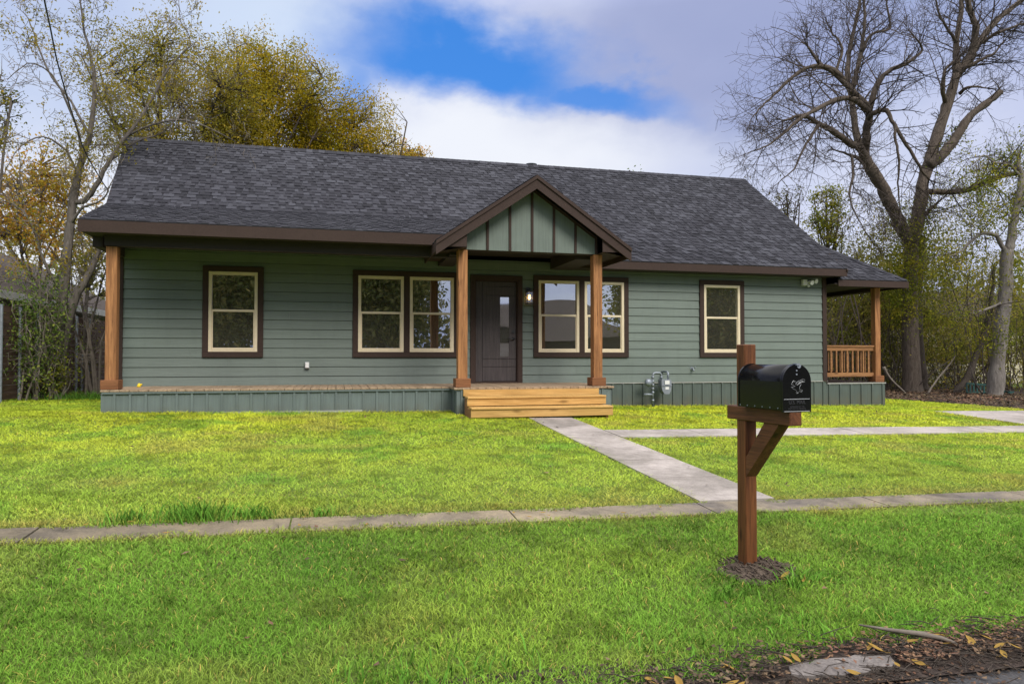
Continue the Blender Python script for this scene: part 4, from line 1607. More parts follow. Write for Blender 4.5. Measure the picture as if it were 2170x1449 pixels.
def lawn_mask(x, y):
    """True where grass grows"""
    n1 = fbm(x, y, 3.0, 51) - 0.5
    n2 = fbm(x, y, 9.0, 61) - 0.5
    n3 = RNG.normal(0, 1, len(x)) * 0.022
    e = n1 * 0.18 + n2 * 0.10 + n3
    ok = np.ones(len(x), bool)
    ok &= ~((y > SWY0 + 0.045 + e * 1.1) & (y < SWY1 - 0.045 + e * 0.9))
    ok &= ~((x > 3.27 + e * 0.75) & (x < 3.91 + e * 0.75) & (y > SWY1 - 0.1) & (y < -2.6))
    ok &= ~((x > 3.9) & (x < 12.45) & (y > -4.80 + e * 0.9) & (y < -4.17 + e * 0.9))
    ok &= ~((x > 12.42 + e) & (y < -1.88 + e) & (y > -11.3))
    ok &= ~((x > XD0 - 0.01) & (x < XGL + 0.02) & (y > YDL + 0.0))
    ok &= ~((x > XGL - 0.01) & (x < XGR) & (y > YDG))
    ok &= ~((x > sx0) & (x < sx1) & (y > YDG - 0.62))
    ok &= ~((x > XGR - 0.1) & (x < XPR) & (y > -0.02))
    ok &= ~((x > XPR - 0.1) & (x < XPR + 0.04) & (y > 0))
    ok &= ~((x - pc.x - 0.05) ** 2 + (y - pc.y + 0.06) ** 2 < (0.19 + e * 1.6) ** 2)
    ok &= x < 15.55 + e * 2.5 - np.clip(y, -4, 3) * 0.05
    ok &= (y < 2.75 + e * 2.5) | (x > XPR)
    ok &= y < 3.6 + e * 2
    ok &= y > lawn_edge(x) + e * 1.1
    ok &= x > -9
    return ok


def tint(x, y):
    front = np.array([0.200, 0.400, 0.052])
    yard = np.array([0.470, 0.630, 0.085])
    lime = np.array([0.760, 0.840, 0.060])
    straw = np.array([0.560, 0.450, 0.130])
    dark = np.array([0.090, 0.235, 0.030])
    f = np.clip((y - (SWY1 - 0.2)) / 0.4, 0, 1)[:, None]
    far_ = np.clip((y + 7.2) / 4.5, 0, 1)[:, None]
    c = front * (1 - f) + (yard * (1 - far_ * 0.85) + lime * far_ * 0.85) * f
    # greener strip at the far left of the yard
    lft = np.clip((-2.8 - x) / 3.0, 0, 1)[:, None] * f
    c = c * (1 - lft * 0.45) + (front * 1.15) * lft * 0.45
    a = np.clip((fbm(x, y, 0.55, 21) - 0.47) * 4.2, 0, 1)[:, None]
    c = c * (1 - 0.45 * a) + (front * 1.25) * 0.45 * a * f + (yard * 0.85) * 0.45 * a * (1 - f)
    b = np.clip((fbm(x, y, 1.6, 31) - 0.57) * 6, 0, 1)[:, None]
    c = c * (1 - 0.62 * b) + dark * (1.2 + 0.7 * f) * 0.62 * b
    m1 = fbm(x, y, 0.9, 131)[:, None]
    c = c * np.clip(0.76 + 0.50 * m1, 0.75, 1.25)
    b2 = np.clip((fbm(x, y, 3.6, 141) - 0.56) * 6, 0, 1)[:, None]
    c = c * (1 - 0.38 * b2)
    s = np.clip((fbm(x, y, 1.1, 41) - 0.60) * 7, 0, 1)[:, None]
    s = s * (0.45 * f + 0.22 * (1 - f))
    c = c * (1 - s) + straw * s
    # dry edges along the paving
    d = np.exp(-np.abs(y - SWY1 - 0.05) / 0.16)[:, None] * f + 0.6 * np.exp(-np.abs(y - SWY0) / 0.10)[:, None] * (1 - f)
    d = np.clip(d * (0.35 + 1.1 * fbm(x, y, 1.3, 71)[:, None]), 0, 0.9)
    c = c * (1 - d) + straw * 0.9 * d
    sp = (RNG.random(len(x)) < 0.03)[:, None]
    c = np.where(sp, straw * 1.05, c)
    return c * RNG.uniform(0.82, 1.18, (len(x), 1))


def sample_lawn(d0, d1, dens):
    """points of the lawn between two camera distances"""
    hw_ = d1 * 1.22 + 1.2
    n = int(dens * (d1 - d0) * 2 * hw_)
    dp = RNG.uniform(d0, d1, n)
    sd_ = RNG.uniform(-hw_, hw_, n)
    ok = np.abs(sd_) < dp * 1.20 + 1.2
    dp, sd_ = dp[ok], sd_[ok]
    x = CAM.x + math.sin(YAW) * dp + math.cos(YAW) * sd_
    y = CAM.y + math.cos(YAW) * dp - math.sin(YAW) * sd_
    ok = lawn_mask(x, y)
    return x[ok], y[ok]


def blades(x, y, h, wdt, lean, seg):
    n = len(x)
    z = gnp(x, y) - 0.004
    az = RNG.uniform(0, 2 * PI, n)
    la = RNG.uniform(0, 2 * PI, n)
    cx, cy = np.cos(az) * wdt / 2, np.sin(az) * wdt / 2
    lx_, ly_ = np.cos(la) * lean * h, np.sin(la) * lean * h
    P = lambda fx, fz, s: np.stack([x + lx_ * fx + cx * s, y + ly_ * fx + cy * s, z + h * fz], 1)
    t = tint(x, y)
    if seg == 1:
        V = np.stack([P(0, 0, -1), P(0, 0, 1), P(1, 1 - 0.25, 0)], 1).reshape(-1, 3)
        b = np.arange(n) * 3
        F = np.stack([b, b + 1, b + 2], 1)
        C = np.repeat(t, 3, 0).reshape(n, 3, 3) * np.array([0.78, 0.78, 1.1])[None, :, None]  # shade at the roots painted into the blade colour, tip lightened
    else:
        V = np.stack([P(0, 0, -1), P(0, 0, 1), P(0.35, 0.6, -0.75), P(0.35, 0.6, 0.75), P(1, 1 - 0.12, 0)], 1).reshape(-1, 3)
        b = np.arange(n) * 5
        F = np.concatenate([np.stack([b, b + 1, b + 3], 1), np.stack([b, b + 3, b + 2], 1), np.stack([b + 2, b + 3, b + 4], 1)])
        C = np.repeat(t, 5, 0).reshape(n, 5, 3) * np.array([0.62, 0.62, 1.0, 1.0, 1.12])[None, :, None]  # same painted root shade, graded up to a lighter tip
    return V, F, C.reshape(-1, 3)


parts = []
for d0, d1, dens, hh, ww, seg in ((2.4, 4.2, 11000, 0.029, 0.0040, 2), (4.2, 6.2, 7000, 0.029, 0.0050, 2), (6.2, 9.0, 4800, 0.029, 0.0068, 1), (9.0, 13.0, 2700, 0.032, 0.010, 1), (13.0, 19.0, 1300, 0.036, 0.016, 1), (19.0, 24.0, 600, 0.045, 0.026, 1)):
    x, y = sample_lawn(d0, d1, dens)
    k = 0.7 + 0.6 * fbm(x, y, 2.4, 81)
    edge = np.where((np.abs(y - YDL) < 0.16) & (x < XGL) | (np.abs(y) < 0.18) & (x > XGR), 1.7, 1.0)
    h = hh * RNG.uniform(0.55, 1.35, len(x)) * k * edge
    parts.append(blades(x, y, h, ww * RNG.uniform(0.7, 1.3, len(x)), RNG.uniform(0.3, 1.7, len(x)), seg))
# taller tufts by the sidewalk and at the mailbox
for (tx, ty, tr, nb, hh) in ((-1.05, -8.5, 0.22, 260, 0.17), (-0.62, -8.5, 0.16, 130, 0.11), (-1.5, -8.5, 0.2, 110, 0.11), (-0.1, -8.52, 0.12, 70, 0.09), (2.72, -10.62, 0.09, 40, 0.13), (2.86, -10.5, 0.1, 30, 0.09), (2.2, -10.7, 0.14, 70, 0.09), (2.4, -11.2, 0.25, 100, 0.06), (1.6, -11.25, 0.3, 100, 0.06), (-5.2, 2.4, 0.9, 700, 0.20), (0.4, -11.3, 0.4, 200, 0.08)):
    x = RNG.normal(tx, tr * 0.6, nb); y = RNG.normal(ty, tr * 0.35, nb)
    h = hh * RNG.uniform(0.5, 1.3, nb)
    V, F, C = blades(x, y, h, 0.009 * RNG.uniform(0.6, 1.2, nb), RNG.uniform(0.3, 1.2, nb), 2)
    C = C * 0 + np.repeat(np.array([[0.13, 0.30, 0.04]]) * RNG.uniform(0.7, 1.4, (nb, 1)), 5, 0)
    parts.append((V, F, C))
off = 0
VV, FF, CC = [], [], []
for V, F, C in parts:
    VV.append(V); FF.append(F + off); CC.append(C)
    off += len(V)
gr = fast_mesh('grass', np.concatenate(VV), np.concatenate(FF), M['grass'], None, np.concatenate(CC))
tag(gr, 'short bright green lawn grass in front of the house', None, None, 'stuff')
print('grass blades verts', off)


# ------------------------------------------------------------------ leaves and litter
def leaf_quads(P, size, flat=0.0, seed=0, aspect=0.5, sag=0.0):
    """small folded leaves at points P; flat=1 lies on the ground"""
    r = np.random.default_rng(seed)
    n = len(P)
    d = r.normal(size=(n, 3))
    d[:, 2] = d[:, 2] * (1 - flat) - sag
    d /= np.linalg.norm(d, axis=1, keepdims=True) + 1e-9
    u = r.normal(size=(n, 3))
    if flat:
        u = u * (1 - flat) + np.cross(d, np.array([0, 0, 1.0])) * flat * 3
    s = u - d * (u * d).sum(1, keepdims=True)
    s /= np.linalg.norm(s, axis=1, keepdims=True) + 1e-9
    nn = np.cross(d, s)
    L = (size * r.uniform(0.6, 1.35, n))[:, None]
    Wd = L * aspect * r.uniform(0.7, 1.2, (n, 1))
    bend = L * r.uniform(-0.18, 0.18, (n, 1))
    V = np.stack([P - d * L / 2, P + s * Wd / 2 + nn * bend, P + d * L / 2, P - s * Wd / 2 + nn * bend], 1).reshape(-1, 3)
    b = np.arange(n) * 4
    return V, np.stack([b, b + 1, b + 2, b + 3], 1)


def leaf_obj(name, P, size, m, parent=None, flat=0.0, seed=0, aspect=0.5, sag=0.0):
    V, F = leaf_quads(np.asarray(P, dtype=float), size, flat, seed, aspect, sag)
    return fast_mesh(name, V, F, m, parent)


def scatter(n, x0, x1, y0, y1, zf, lift, seed):
    r = np.random.default_rng(seed)
    x, y = r.uniform(x0, x1, n), r.uniform(y0, y1, n)
    return np.stack([x, y, zf(x, y) + r.uniform(0.004, lift, n)], 1)


zr_np = lambda x, y: np.where(y < RDY, gnp(x, np.full_like(y, RDY)) - 0.03, gnp(x, y) + 0.005)
P1 = scatter(14000, 0.4, 6.0, RDY - 0.42, RDY + 0.34, zr_np, 0.03, 1)
keep = np.abs(P1[:, 1] - lawn_edge(P1[:, 0]) + 0.13) < np.abs(RNG.normal(0, 0.17, len(P1))) + 0.02
keep &= ~((P1[:, 0] > 1.98) & (P1[:, 0] < 2.58) & (P1[:, 1] < RDY + 0.12) & (P1[:, 1] > RDY - 0.02) & (RNG.random(len(P1)) < 0.88))
P1 = P1[keep]
P2 = scatter(9000, 15.4, 24, -3.0, 9.5, gnp, 0.06, 2)
P3 = scatter(2600, -6.2, -3.9, 2.6, 8.0, gnp, 0.06, 3)
xq, yq = RNG.uniform(-7, 15, 900), RNG.uniform(-11.2, 2.0, 900)
okq = lawn_mask(xq, yq) | ((xq > 3.2) & (xq < 4) & (yq > -8.4) & (yq < -2.7)) | ((yq > SWY0 + 0.15) & (yq < SWY1))
P4 = np.stack([xq, yq, gnp(xq, yq) + 0.028], 1)[okq & (RNG.random(900) < 0.35)]
VV, FF = [], []
off = 0
for P_, sz in ((P1, 0.030), (P2, 0.11), (P3, 0.09), (P4, 0.05)):
    V, F = leaf_quads(P_, sz, 0.75, 5, 0.55)
    VV.append(V); FF.append(F + off); off += len(V)
o = fast_mesh('leaf_litter', np.concatenate(VV), np.concatenate(FF), M['leaf_litter'])
tag(o, 'brown leaf litter on bare earth and along the street edge', None, None, 'stuff')
mb = MB()
rnd = random.Random(21)
for k in range(1300):
    x = rnd.uniform(0.7, 5.0)
    y = float(lawn_edge(x)) - 0.15 + rnd.gauss(0, 0.13)
    if 1.98 < x < 2.58 and RDY - 0.02 < y < RDY + 0.12 and rnd.random() < 0.85: continue
    a, L = rnd.uniform(0, PI), rnd.uniform(0.05, 0.22)
    z = (zroad(x, y) + 0.016 if y < RDY else g(x, y) + 0.004) + rnd.uniform(0, 0.02)
    p, q = Vector((x, y, z)), Vector((x + math.cos(a) * L, y + math.sin(a) * L * 0.6, z + rnd.uniform(-0.004, 0.02)))
    m_ = (p + q) / 2 + Vector((rnd.uniform(-.02, .02), rnd.uniform(-.02, .02), rnd.uniform(0, .012)))
    mb.tube([p, m_, q], [0.0028, 0.0024, 0.0012], 4, False)
o = mb.build('twig_litter', M['bark_dark'])
tag(o, 'dark broken twigs lying along the street edge', None, None, 'stuff')
# soil crumbs and chips on the mound
mb = MB()
for k in range(170):
    a, r_ = rnd.uniform(0, 2 * PI), 0.23 * math.sqrt(rnd.random())
    x, y = pc.x + 0.05 + r_ * math.cos(a), pc.y - 0.06 + r_ * math.sin(a)
    z = g(x, y) + 0.045 * (1 - (r_ / 0.25) ** 2)
    b, L = rnd.uniform(0, PI), rnd.uniform(0.012, 0.05)
    mb.tube([(x, y, z), (x + math.cos(b) * L, y + math.sin(b) * L, z + rnd.uniform(0.002, 0.02))], [0.006, 0.004], 4)
o = mb.build('soil_crumbs', M['mound_soil'])
tag(o, 'crumbs and chips on the dirt mound round the mailbox post', None, None, 'stuff')


def fallen_leaf(x, y, z, L, seed, label, group):
    r = random.Random(seed)
    mb = MB()
    n = 7
    top = []
    curl = r.uniform(0.1, 0.5)
    for i in range(n):
        t = i / (n - 1)
        wd = L * 0.2 * math.sin(PI * min(1, t * 1.02)) ** 0.8
        zz = L * curl * (t - 0.5) ** 2
        top.append(((t - 0.5) * L, wd, zz))
    vs = []
    for (a, wd, zz) in top:
        vs += [(a, -wd, zz + wd * 0.35), (a, 0, zz), (a, wd, zz + wd * 0.35)]
    fs = []
    for i in range(n - 1):
        for j in (0, 1):
            fs.append((i * 3 + j, (i + 1) * 3 + j, (i + 1) * 3 + j + 1, i * 3 + j + 1))
    mb.add(vs, fs)
    mb.tube([(-L * 0.5, 0, top[0][2]), (-L * 0.72, r.uniform(-.01, .01), top[0][2] + 0.004)], 0.0012, 4)
    o = mb.build('fallen_leaf', M['leaf_yellow'])
    o.location = (x, y, z)
    o.rotation_euler = (r.uniform(-0.3, 0.3), r.uniform(-0.35, 0.35), r.uniform(0, 6.28))
    return tag(o, label, 'leaf', group)


rnd = random.Random(77)
protos = []
n_ = 0
while n_ < 62:
    x = 1.0 + 4.4 * rnd.random() ** 1.1
    y = float(lawn_edge(x)) - 0.08 + rnd.gauss(0.0, 0.13)
    if y < RDY - 0.4: continue
    z = (zroad(x, y) + 0.04 if y < RDY else g(x, y) + 0.03)
    lab, grp = 'yellow fallen leaf in the twig litter along the street edge', 'yellow leaves at the street edge'
    if n_ < 9:
        o = fallen_leaf(x, y, z, rnd.uniform(0.045, 0.075), n_, lab, grp)
        protos.append(o)
    else:
        o = protos[n_ % 9].copy()
        col.objects.link(o)
        o.location = (x, y, z)
        o.rotation_euler = (rnd.uniform(-0.4, 0.4), rnd.uniform(-0.4, 0.4), rnd.uniform(0, 6.28))
        s_ = rnd.uniform(0.7, 1.15)
        o.scale = (s_, s_, s_)
    n_ += 1
for (x, y, k) in ((2.72, -10.50, 0), (2.66, -10.56, 1), (2.78, -10.6, 2)):
    o = protos[k].copy(); col.objects.link(o); o.location = (x, y, g(x, y) + 0.04)
    o.rotation_euler = (0.3, -0.5 + 0.4 * k, k * 2.0)
    tag(o, 'curled yellow leaf on the dirt mound under the mailbox', 'leaf', 'leaves on the mailbox mound')
for i in range(16):
    x = rnd.uniform(-2.4, 3.0); y = rnd.choice((SWY0 + 0.06, SWY1 - 0.05, (SWY0 + SWY1) / 2)) + rnd.uniform(-0.03, 0.03)
    o = protos[i % 9].copy(); col.objects.link(o); o.location = (x, y, g(x, y) + 0.022)
    s_ = rnd.uniform(0.6, 0.9); o.scale = (s_, s_, s_); o.rotation_euler = (0, 0, rnd.uniform(0, 6))
    tag(o, 'small yellow leaf fallen on the old sidewalk', 'leaf', 'leaves on the sidewalk')
mb = MB()
p = [(3.08, -11.18), (3.02, -11.27), (2.98, -11.33), (2.88, -11.42), (2.86, -11.5)]
q = [(2.62, -11.26), (2.74, -11.33), (2.86, -11.38), (2.95, -11.44), (2.99, -11.50)]
mb.tube([(x, y, g(x, y) + 0.05 - 0.006 * i) for i, (x, y) in enumerate(q)], [0.004, 0.009, 0.013, 0.012, 0.007], 8)
mb.tube([(2.86, -11.38, g(2.86, -11.38) + 0.045), (2.95, -11.37, g(2.9, -11.38) + 0.03)], [0.007, 0.004], 6)
tag(mb.build('broken_branch', M['twig_pale'], None, True), 'pale broken branch lying where the grass meets the street', 'branch')


# ------------------------------------------------------------------ trees
def smooth_path(pts, sub=4):
    """Catmull-Rom through points"""
    pts = [Vector(p) for p in pts]
    if len(pts) < 3:
        return [pts[0].lerp(pts[-1], i / sub) for i in range(sub + 1)]
    P = [pts[0] * 2 - pts[1]] + pts + [pts[-1] * 2 - pts[-2]]
    out = []
    for i in range(1, len(P) - 2):
        a, b, c, d = P[i - 1], P[i], P[i + 1], P[i + 2]
        for k in range(sub):
            t = k / sub
            out.append(0.5 * ((2 * b) + (c - a) * t + (2 * a - 5 * b + 4 * c - d) * t * t + (3 * b - a - 3 * c + d) * t ** 3))
    out.append(pts[-1])
    return out


def limb(mb, pts, r0, r1, sub=4, n=8, wob=0.0, rnd=random, power=1.0):
    path = smooth_path(pts, sub)
    k = len(path)
    rs = [r0 + (r1 - r0) * (i / (k - 1)) ** power for i in range(k)]
    if wob:
        path = [p + Vector((rnd.uniform(-1, 1), rnd.uniform(-1, 1), rnd.uniform(-0.5, 0.5))) * wob if 0 < i < k - 1 else p for i, p in enumerate(path)]
        rs = [r * rnd.uniform(0.9, 1.12) for r in rs]
    mb.tube(path, rs, n)
    return path, rs


def rvec(rnd):
    while True:
        v = Vector((rnd.uniform(-1, 1), rnd.uniform(-1, 1), rnd.uniform(-1, 1)))
        if 0.05 < v.length < 1:
            return v.normalized()


def sprout(mb, p, d, L, r, depth, rnd, grav, nchild, tips, flatY=1.0, spread=0.85):
    """a wandering branch with children"""
    k = 5 if depth > 0 else 3
    pts, rs = [p.copy()], [r]
    dd = d.copy()
    for i in range(k):
        w_ = rvec(rnd) * (0.22 if depth > 1 else 0.30)
        w_.y *= flatY
        dd = (dd + w_ + Vector((0, 0, grav * (i + 1) / k))).normalized()
        pts.append(pts[-1] + dd * (L / k))
        rs.append(max(0.0045, r * (1 - 0.62 * (i + 1) / k)))
    mb.tube(pts, rs, 5 if r > 0.03 else 3, False)
    tips.append((pts[-1], dd))
    if depth <= 0:
        return
    nc = nchild if depth > 1 else max(3, nchild - 1)
    for c in range(nc):
        t = 0.22 + 0.78 * (c + rnd.random()) / nc
        f = t * k
        i = min(k - 1, int(f))
        q = pts[i].lerp(pts[i + 1], f - i)
        ax = (pts[i + 1] - pts[i]).normalized()
        s = rvec(rnd)
        s.y *= flatY
        s = (s - ax * s.dot(ax))
        if s.length < 0.05: continue
        s.normalize()
        nd = (ax * (1 - spread * 0.45) + s * spread).normalized()
        sprout(mb, q, nd, L * rnd.uniform(0.36, 0.62) * (1.15 - 0.35 * t), max(0.0055, rs[i] * 0.62), depth - 1, rnd, grav, nchild, tips, flatY, spread)


# ---- the big bare tree on the right
BT = 7.4


def P8(px, py, dy=0.0):
    return atY(px, py, BT + dy)


rnd = random.Random(31)
bp = P8(1932, 836)
big = thing('bare_tree', (bp.x, BT, g(bp.x, BT)), 'tall leafless tree with two leaning grey brown trunks right of the house', 'tree')
mb = MB()
trunkR = 0.30
base = [P8(1934, 850), P8(1931, 760), P8(1928, 660), P8(1930, 570), P8(1934, 515)]
bpth = smooth_path(base, 5)
rs = [0.52, 0.40, 0.345, 0.325, 0.31, 0.30, 0.295, 0.29, 0.285, 0.28, 0.275, 0.27, 0.265, 0.26, 0.26, 0.255, 0.255, 0.25, 0.25, 0.25, 0.25]
mb.tube(bpth, rs[:len(bpth)], 14)
limbs = []


def LB(pts, r0, r1, grow=True, dys=None, n=8):
    dys = dys or [0] * len(pts)
    p3 = [P8(x, y, dy) for (x, y), dy in zip(pts, dys)]
    kq = 1.0 if n == 12 else 1.3
    path, rr = limb(mb, p3, r0 * kq, r1 * (1.15 if n == 12 else 1.25), 4, n, 0.02, rnd)
    limbs.append((path, rr, grow))
    return path


# left trunk
LB([(1934, 520), (1915, 490), (1890, 440), (1868, 395), (1848, 362), (1834, 338)], 0.215, 0.175, False, n=12)
LB([(1834, 338), (1822, 312), (1802, 305), (1768, 279), (1735, 262), (1702, 245), (1660, 256)], 0.13, 0.03, True, [0, -.3, -.5, -.8, -1.0, -1.2, -1.4])
LB([(1834, 338), (1815, 282), (1805, 212), (1795, 159), (1802, 100), (1818, 27), (1828, -30)], 0.11, 0.035, True, [0, .4, .8, 1.0, 1.2, 1.3, 1.4])
LB([(1834, 338), (1836, 282), (1841, 232), (1812, 199), (1768, 156), (1735, 133), (1712, 100)], 0.12, 0.03, True, [0, -.4, -.7, -.9, -1.1, -1.3, -1.6])
LB([(1841, 240), (1858, 182), (1881, 153), (1924, 133), (1954, 106), (1940, 80)], 0.085, 0.02, True, [-.7, -.9, -1.1, -1.4, -1.6, -1.8])
LB([(1805, 200), (1825, 106), (1831, 50), (1832, -30)], 0.07, 0.03, True, [.8, .6, .5, .4])
LB([(1824, 110), (1848, 73), (1885, 60), (1879, 10), (1884, -20)], 0.05, 0.015, True, [.6, .4, .3, .2, .1])
LB([(1841, 250), (1851, 240), (1878, 234), (1895, 265), (1921, 308), (1948, 352), (1968, 380)], 0.075, 0.03, True, [-.7, -1.0, -1.3, -1.5, -1.6, -1.6, -1.5])
LB([(1841, 235), (1812, 212), (1782, 209), (1742, 226), (1695, 252), (1662, 282), (1628, 308), (1590, 322)], 0.085, 0.012, True, [-.7, -1.0, -1.2, -1.4, -1.5, -1.6, -1.6, -1.7])
LB([(1790, 170), (1755, 143), (1715, 143), (1676, 166), (1642, 200), (1615, 225), (1592, 252)], 0.07, 0.012, True, [-1.0, -1.2, -1.3, -1.3, -1.3, -1.2, -1.2])
LB([(1735, 262), (1722, 285), (1705, 312), (1682, 358), (1652, 385)], 0.05, 0.012, True, [-1.0, -1.2, -1.4, -1.5, -1.5])
LB([(1895, 265), (1900, 310), (1906, 350), (1903, 400), (1908, 450)], 0.04, 0.015, True, [-1.5, -1.6, -1.6, -1.5, -1.4])
LB([(1825, 340), (1806, 330), (1768, 318)], 0.06, 0.02, True, [0, -.2, -.4])
LB([(1805, 330), (1808, 370), (1800, 410), (1812, 450), (1840, 500)], 0.04, 0.012, True, [-.3, -.9, -1.2, -1.3, -1.3])
LB([(1768, 156), (1784, 110), (1776, 85), (1763, 72)], 0.045, 0.02, True, [-1.1, -1.2, -1.2, -1.2])
# right trunk
LB([(1934, 520), (1944, 470), (1952, 420), (1956, 385), (1970, 340), (1983, 295), (2007, 226), (2027, 159)], 0.245, 0.15, False, n=12)
LB([(2027, 159), (2026, 126), (2027, 83), (2037, 27), (2034, -40)], 0.11, 0.05, True, [0, .2, .4, .5, .6])
LB([(2027, 159), (2058, 118), (2067, 60), (2057, 27), (2044, -20)], 0.12, 0.06, True, [0, -.2, -.4, -.5, -.6])
LB([(2027, 159), (2050, 126), (2080, 83), (2113, 43), (2163, 3), (2200, -30)], 0.12, 0.06, True, [0, .3, .5, .7, .9, 1.0])
LB([(2082, 92), (2105, 74), (2133, 63), (2172, 50), (2230, 40)], 0.06, 0.02, True, [.5, .2, 0, -.1, -.2])
LB([(2032, 150), (2056, 140), (2080, 126), (2107, 113), (2127, 88)], 0.07, 0.02, True, [0, -.4, -.6, -.8, -.9])
LB([(1968, 350), (1990, 335), (2014, 309), (2033, 280), (2057, 245), (2090, 219), (2121, 195)], 0.16, 0.085, False, [-.1, -.3, -.4, -.5, -.6, -.7, -.8], 10)
LB([(2007, 222), (1998, 190), (2003, 150), (2024, 128)], 0.075, 0.03, True, [0, -.3, -.5, -.6])
LB([(2033, 199), (2046, 188), (2065, 184), (2090, 187)], 0.055, 0.02, True, [0, -.3, -.5, -.6])
LB([(1966, 406), (2010, 407), (2052, 402), (2099, 381), (2146, 368), (2180, 370)], 0.085, 0.075, True, [0, -.3, -.6, -1.0, -1.5, -1.8])
LB([(1946, 470), (1975, 440), (1998, 420)], 0.07, 0.02, True, [0, -.4, -.7])
LB([(2027, 90), (2008, 60), (1990, 30), (1978, -20)], 0.05, 0.02, True, [.3, .2, .1, 0])
mb.build('trunk', M['bark_big'], big, True)
mb = MB()
tips_big = []
for path, rr, grow in limbs:
    L = sum((path[i + 1] - path[i]).length for i in range(len(path) - 1))
    if not grow:
        nb, t0 = int(L * 1.6), 0.45
    else:
        nb, t0 = int(L * 3.3) + 3, 0.14
    for c in range(nb):
        t = t0 + (1 - t0) * (c + rnd.random()) / nb
        f = t * (len(path) - 1)
        i = min(len(path) - 2, int(f))
        q = path[i].lerp(path[i + 1], f - i)
        ax = (path[i + 1] - path[i]).normalized()
        s = rvec(rnd)
        s = s - ax * s.dot(ax)
        s = (s.normalized() + Vector((0, 0, 0.25))).normalized()
        up = 0.10 if q.z > 8 else -0.10
        ll = rnd.uniform(0.9, 2.5) if grow else rnd.uniform(0.5, 1.2)
        sprout(mb, q, (ax * 0.55 + s * 0.8).normalized(), ll, max(0.013, min(0.028, rr[i] * 0.34)), 2, rnd, up + rnd.uniform(-0.12, 0.12), 5, tips_big)
    # the limb's own end
    if grow:
        ax = (path[-1] - path[-2]).normalized()
        for c in range(4):
            sprout(mb, path[-1], (ax + rvec(rnd) * 0.5).normalized(), rnd.uniform(0.5, 1.0), max(0.010, rr[-1] * 0.7), 2, rnd, -0.02, 5, tips_big)
# drooping dead sprays hugging the trunks
for (px_, py_) in ((1935, 395), (1900, 430), (1960, 440), (1880, 470), (1950, 500), (1820, 400), (1870, 440)):
    for c in range(7):
        sprout(mb, P8(px_ + rnd.uniform(-12, 12), py_, -0.3), Vector((rnd.uniform(-.8, .8), -0.5, -0.6)).normalized(), rnd.uniform(0.7, 1.6), 0.013, 1, rnd, -0.25, 5, tips_big)
mb.build('twig_spray', M['twig'], big)
print('bare tree tips', len(tips_big))


def ivy_on(path, r, n, seed, spread=0.35):
    rg = np.random.default_rng(seed)
    pts = np.array([tuple(p) for p in path])
    i = rg.integers(0, len(pts) - 1, n)
    t = rg.random((n, 1))
    c = pts[i] * (1 - t) + pts[i + 1] * t
    d = rg.normal(size=(n, 3)); d /= np.linalg.norm(d, axis=1, keepdims=True)
    return c + d * (r + rg.exponential(spread, (n, 1)))


IV = [ivy_on([P8(1918, 665), P8(1915, 610), P8(1928, 560), P8(1938, 480)], 0.30, 6200, 1, 0.42), ivy_on([P8(1925, 545), P8(1955, 470), P8(1965, 440)], 0.25, 900, 2, 0.25),
      ivy_on([P8(1978, 330), P8(2010, 300), P8(2040, 270)], 0.16, 350, 3, 0.15), ivy_on([P8(1925, 720), P8(1928, 640)], 0.36, 250, 5, 0.3),
      ivy_on([P8(2010, 410), P8(2060, 400), P8(2120, 380)], 0.1, 500, 4, 0.3), ivy_on([P8(1888, 450), P8(1905, 490)], 0.2, 200, 6, 0.15)]
leaf_obj('ivy', np.concatenate(IV), 0.095, M['leaf_ivy'], big, seed=4, sag=0.6)

# ---- pale trunk further right
TY = 4.9


def P9(px, py, dy=0.0):
    return atY(px, py, TY + dy)


bp = P9(2110, 842)
tr2 = thing('pale_trunk_tree', (bp.x, TY, g(bp.x, TY)), 'vine hung tree with a smooth pale trunk at the right edge', 'tree')
mb = MB()
limb(mb, [P9(2106, 856), P9(2110, 820), P9(2114, 760), P9(2122, 690), P9(2131, 620), P9(2133, 560), P9(2135, 530)], 0.29, 0.185, 4, 14, 0.01, rnd, 0.5)
p_a, r_a = limb(mb, [P9(2135, 535), P9(2146, 491), P9(2152, 450), P9(2160, 410), P9(2164, 375), P9(2156, 352), P9(2162, 320)], 0.15, 0.06, 4, 10, 0.03, rnd)
p_b, r_b = limb(mb, [P9(2133, 540), P9(2115, 504), P9(2094, 494), P9(2067, 502), P9(2040, 530), P9(2010, 545)], 0.085, 0.03, 4, 8, 0.03, rnd)
p_c, r_c = limb(mb, [P9(2156, 440), P9(2175, 420), P9(2210, 380)], 0.08, 0.05, 4, 8, 0.02, rnd)
p_d, r_d = limb(mb, [P9(2164, 375), P9(2140, 350), P9(2110, 345), P9(2085, 330), P9(2060, 350)], 0.05, 0.02, 4, 7, 0.03, rnd)
p_e, r_e = limb(mb, [P9(2128, 640), P9(2090, 655), P9(2060, 665)], 0.06, 0.02, 4, 7, 0.03, rnd)
mb.build('trunk', M['bark_pale'], tr2, True)
mb = MB()
tips2 = []
for path, rr in ((p_a, r_a), (p_b, r_b), (p_c, r_c), (p_d, r_d), (p_e, r_e)):
    for c in range(12):
        f = (0.1 + 0.9 * (c + rnd.random()) / 12) * (len(path) - 1)
        i = min(len(path) - 2, int(f))
        q = path[i].lerp(path[i + 1], f - i)
        ax = (path[i + 1] - path[i]).normalized()
        sprout(mb, q, (ax * 0.4 + rvec(rnd)).normalized(), rnd.uniform(0.7, 1.7), 0.018, 2, rnd, -0.15, 5, tips2)
mb.build('twig_spray', M['twig'], tr2)
tp = np.array([tuple(t[0]) for t in tips2])
rg = np.random.default_rng(8)
sel = tp[rg.integers(0, len(tp), 10500)] + rg.normal(0, 0.22, (10500, 3))
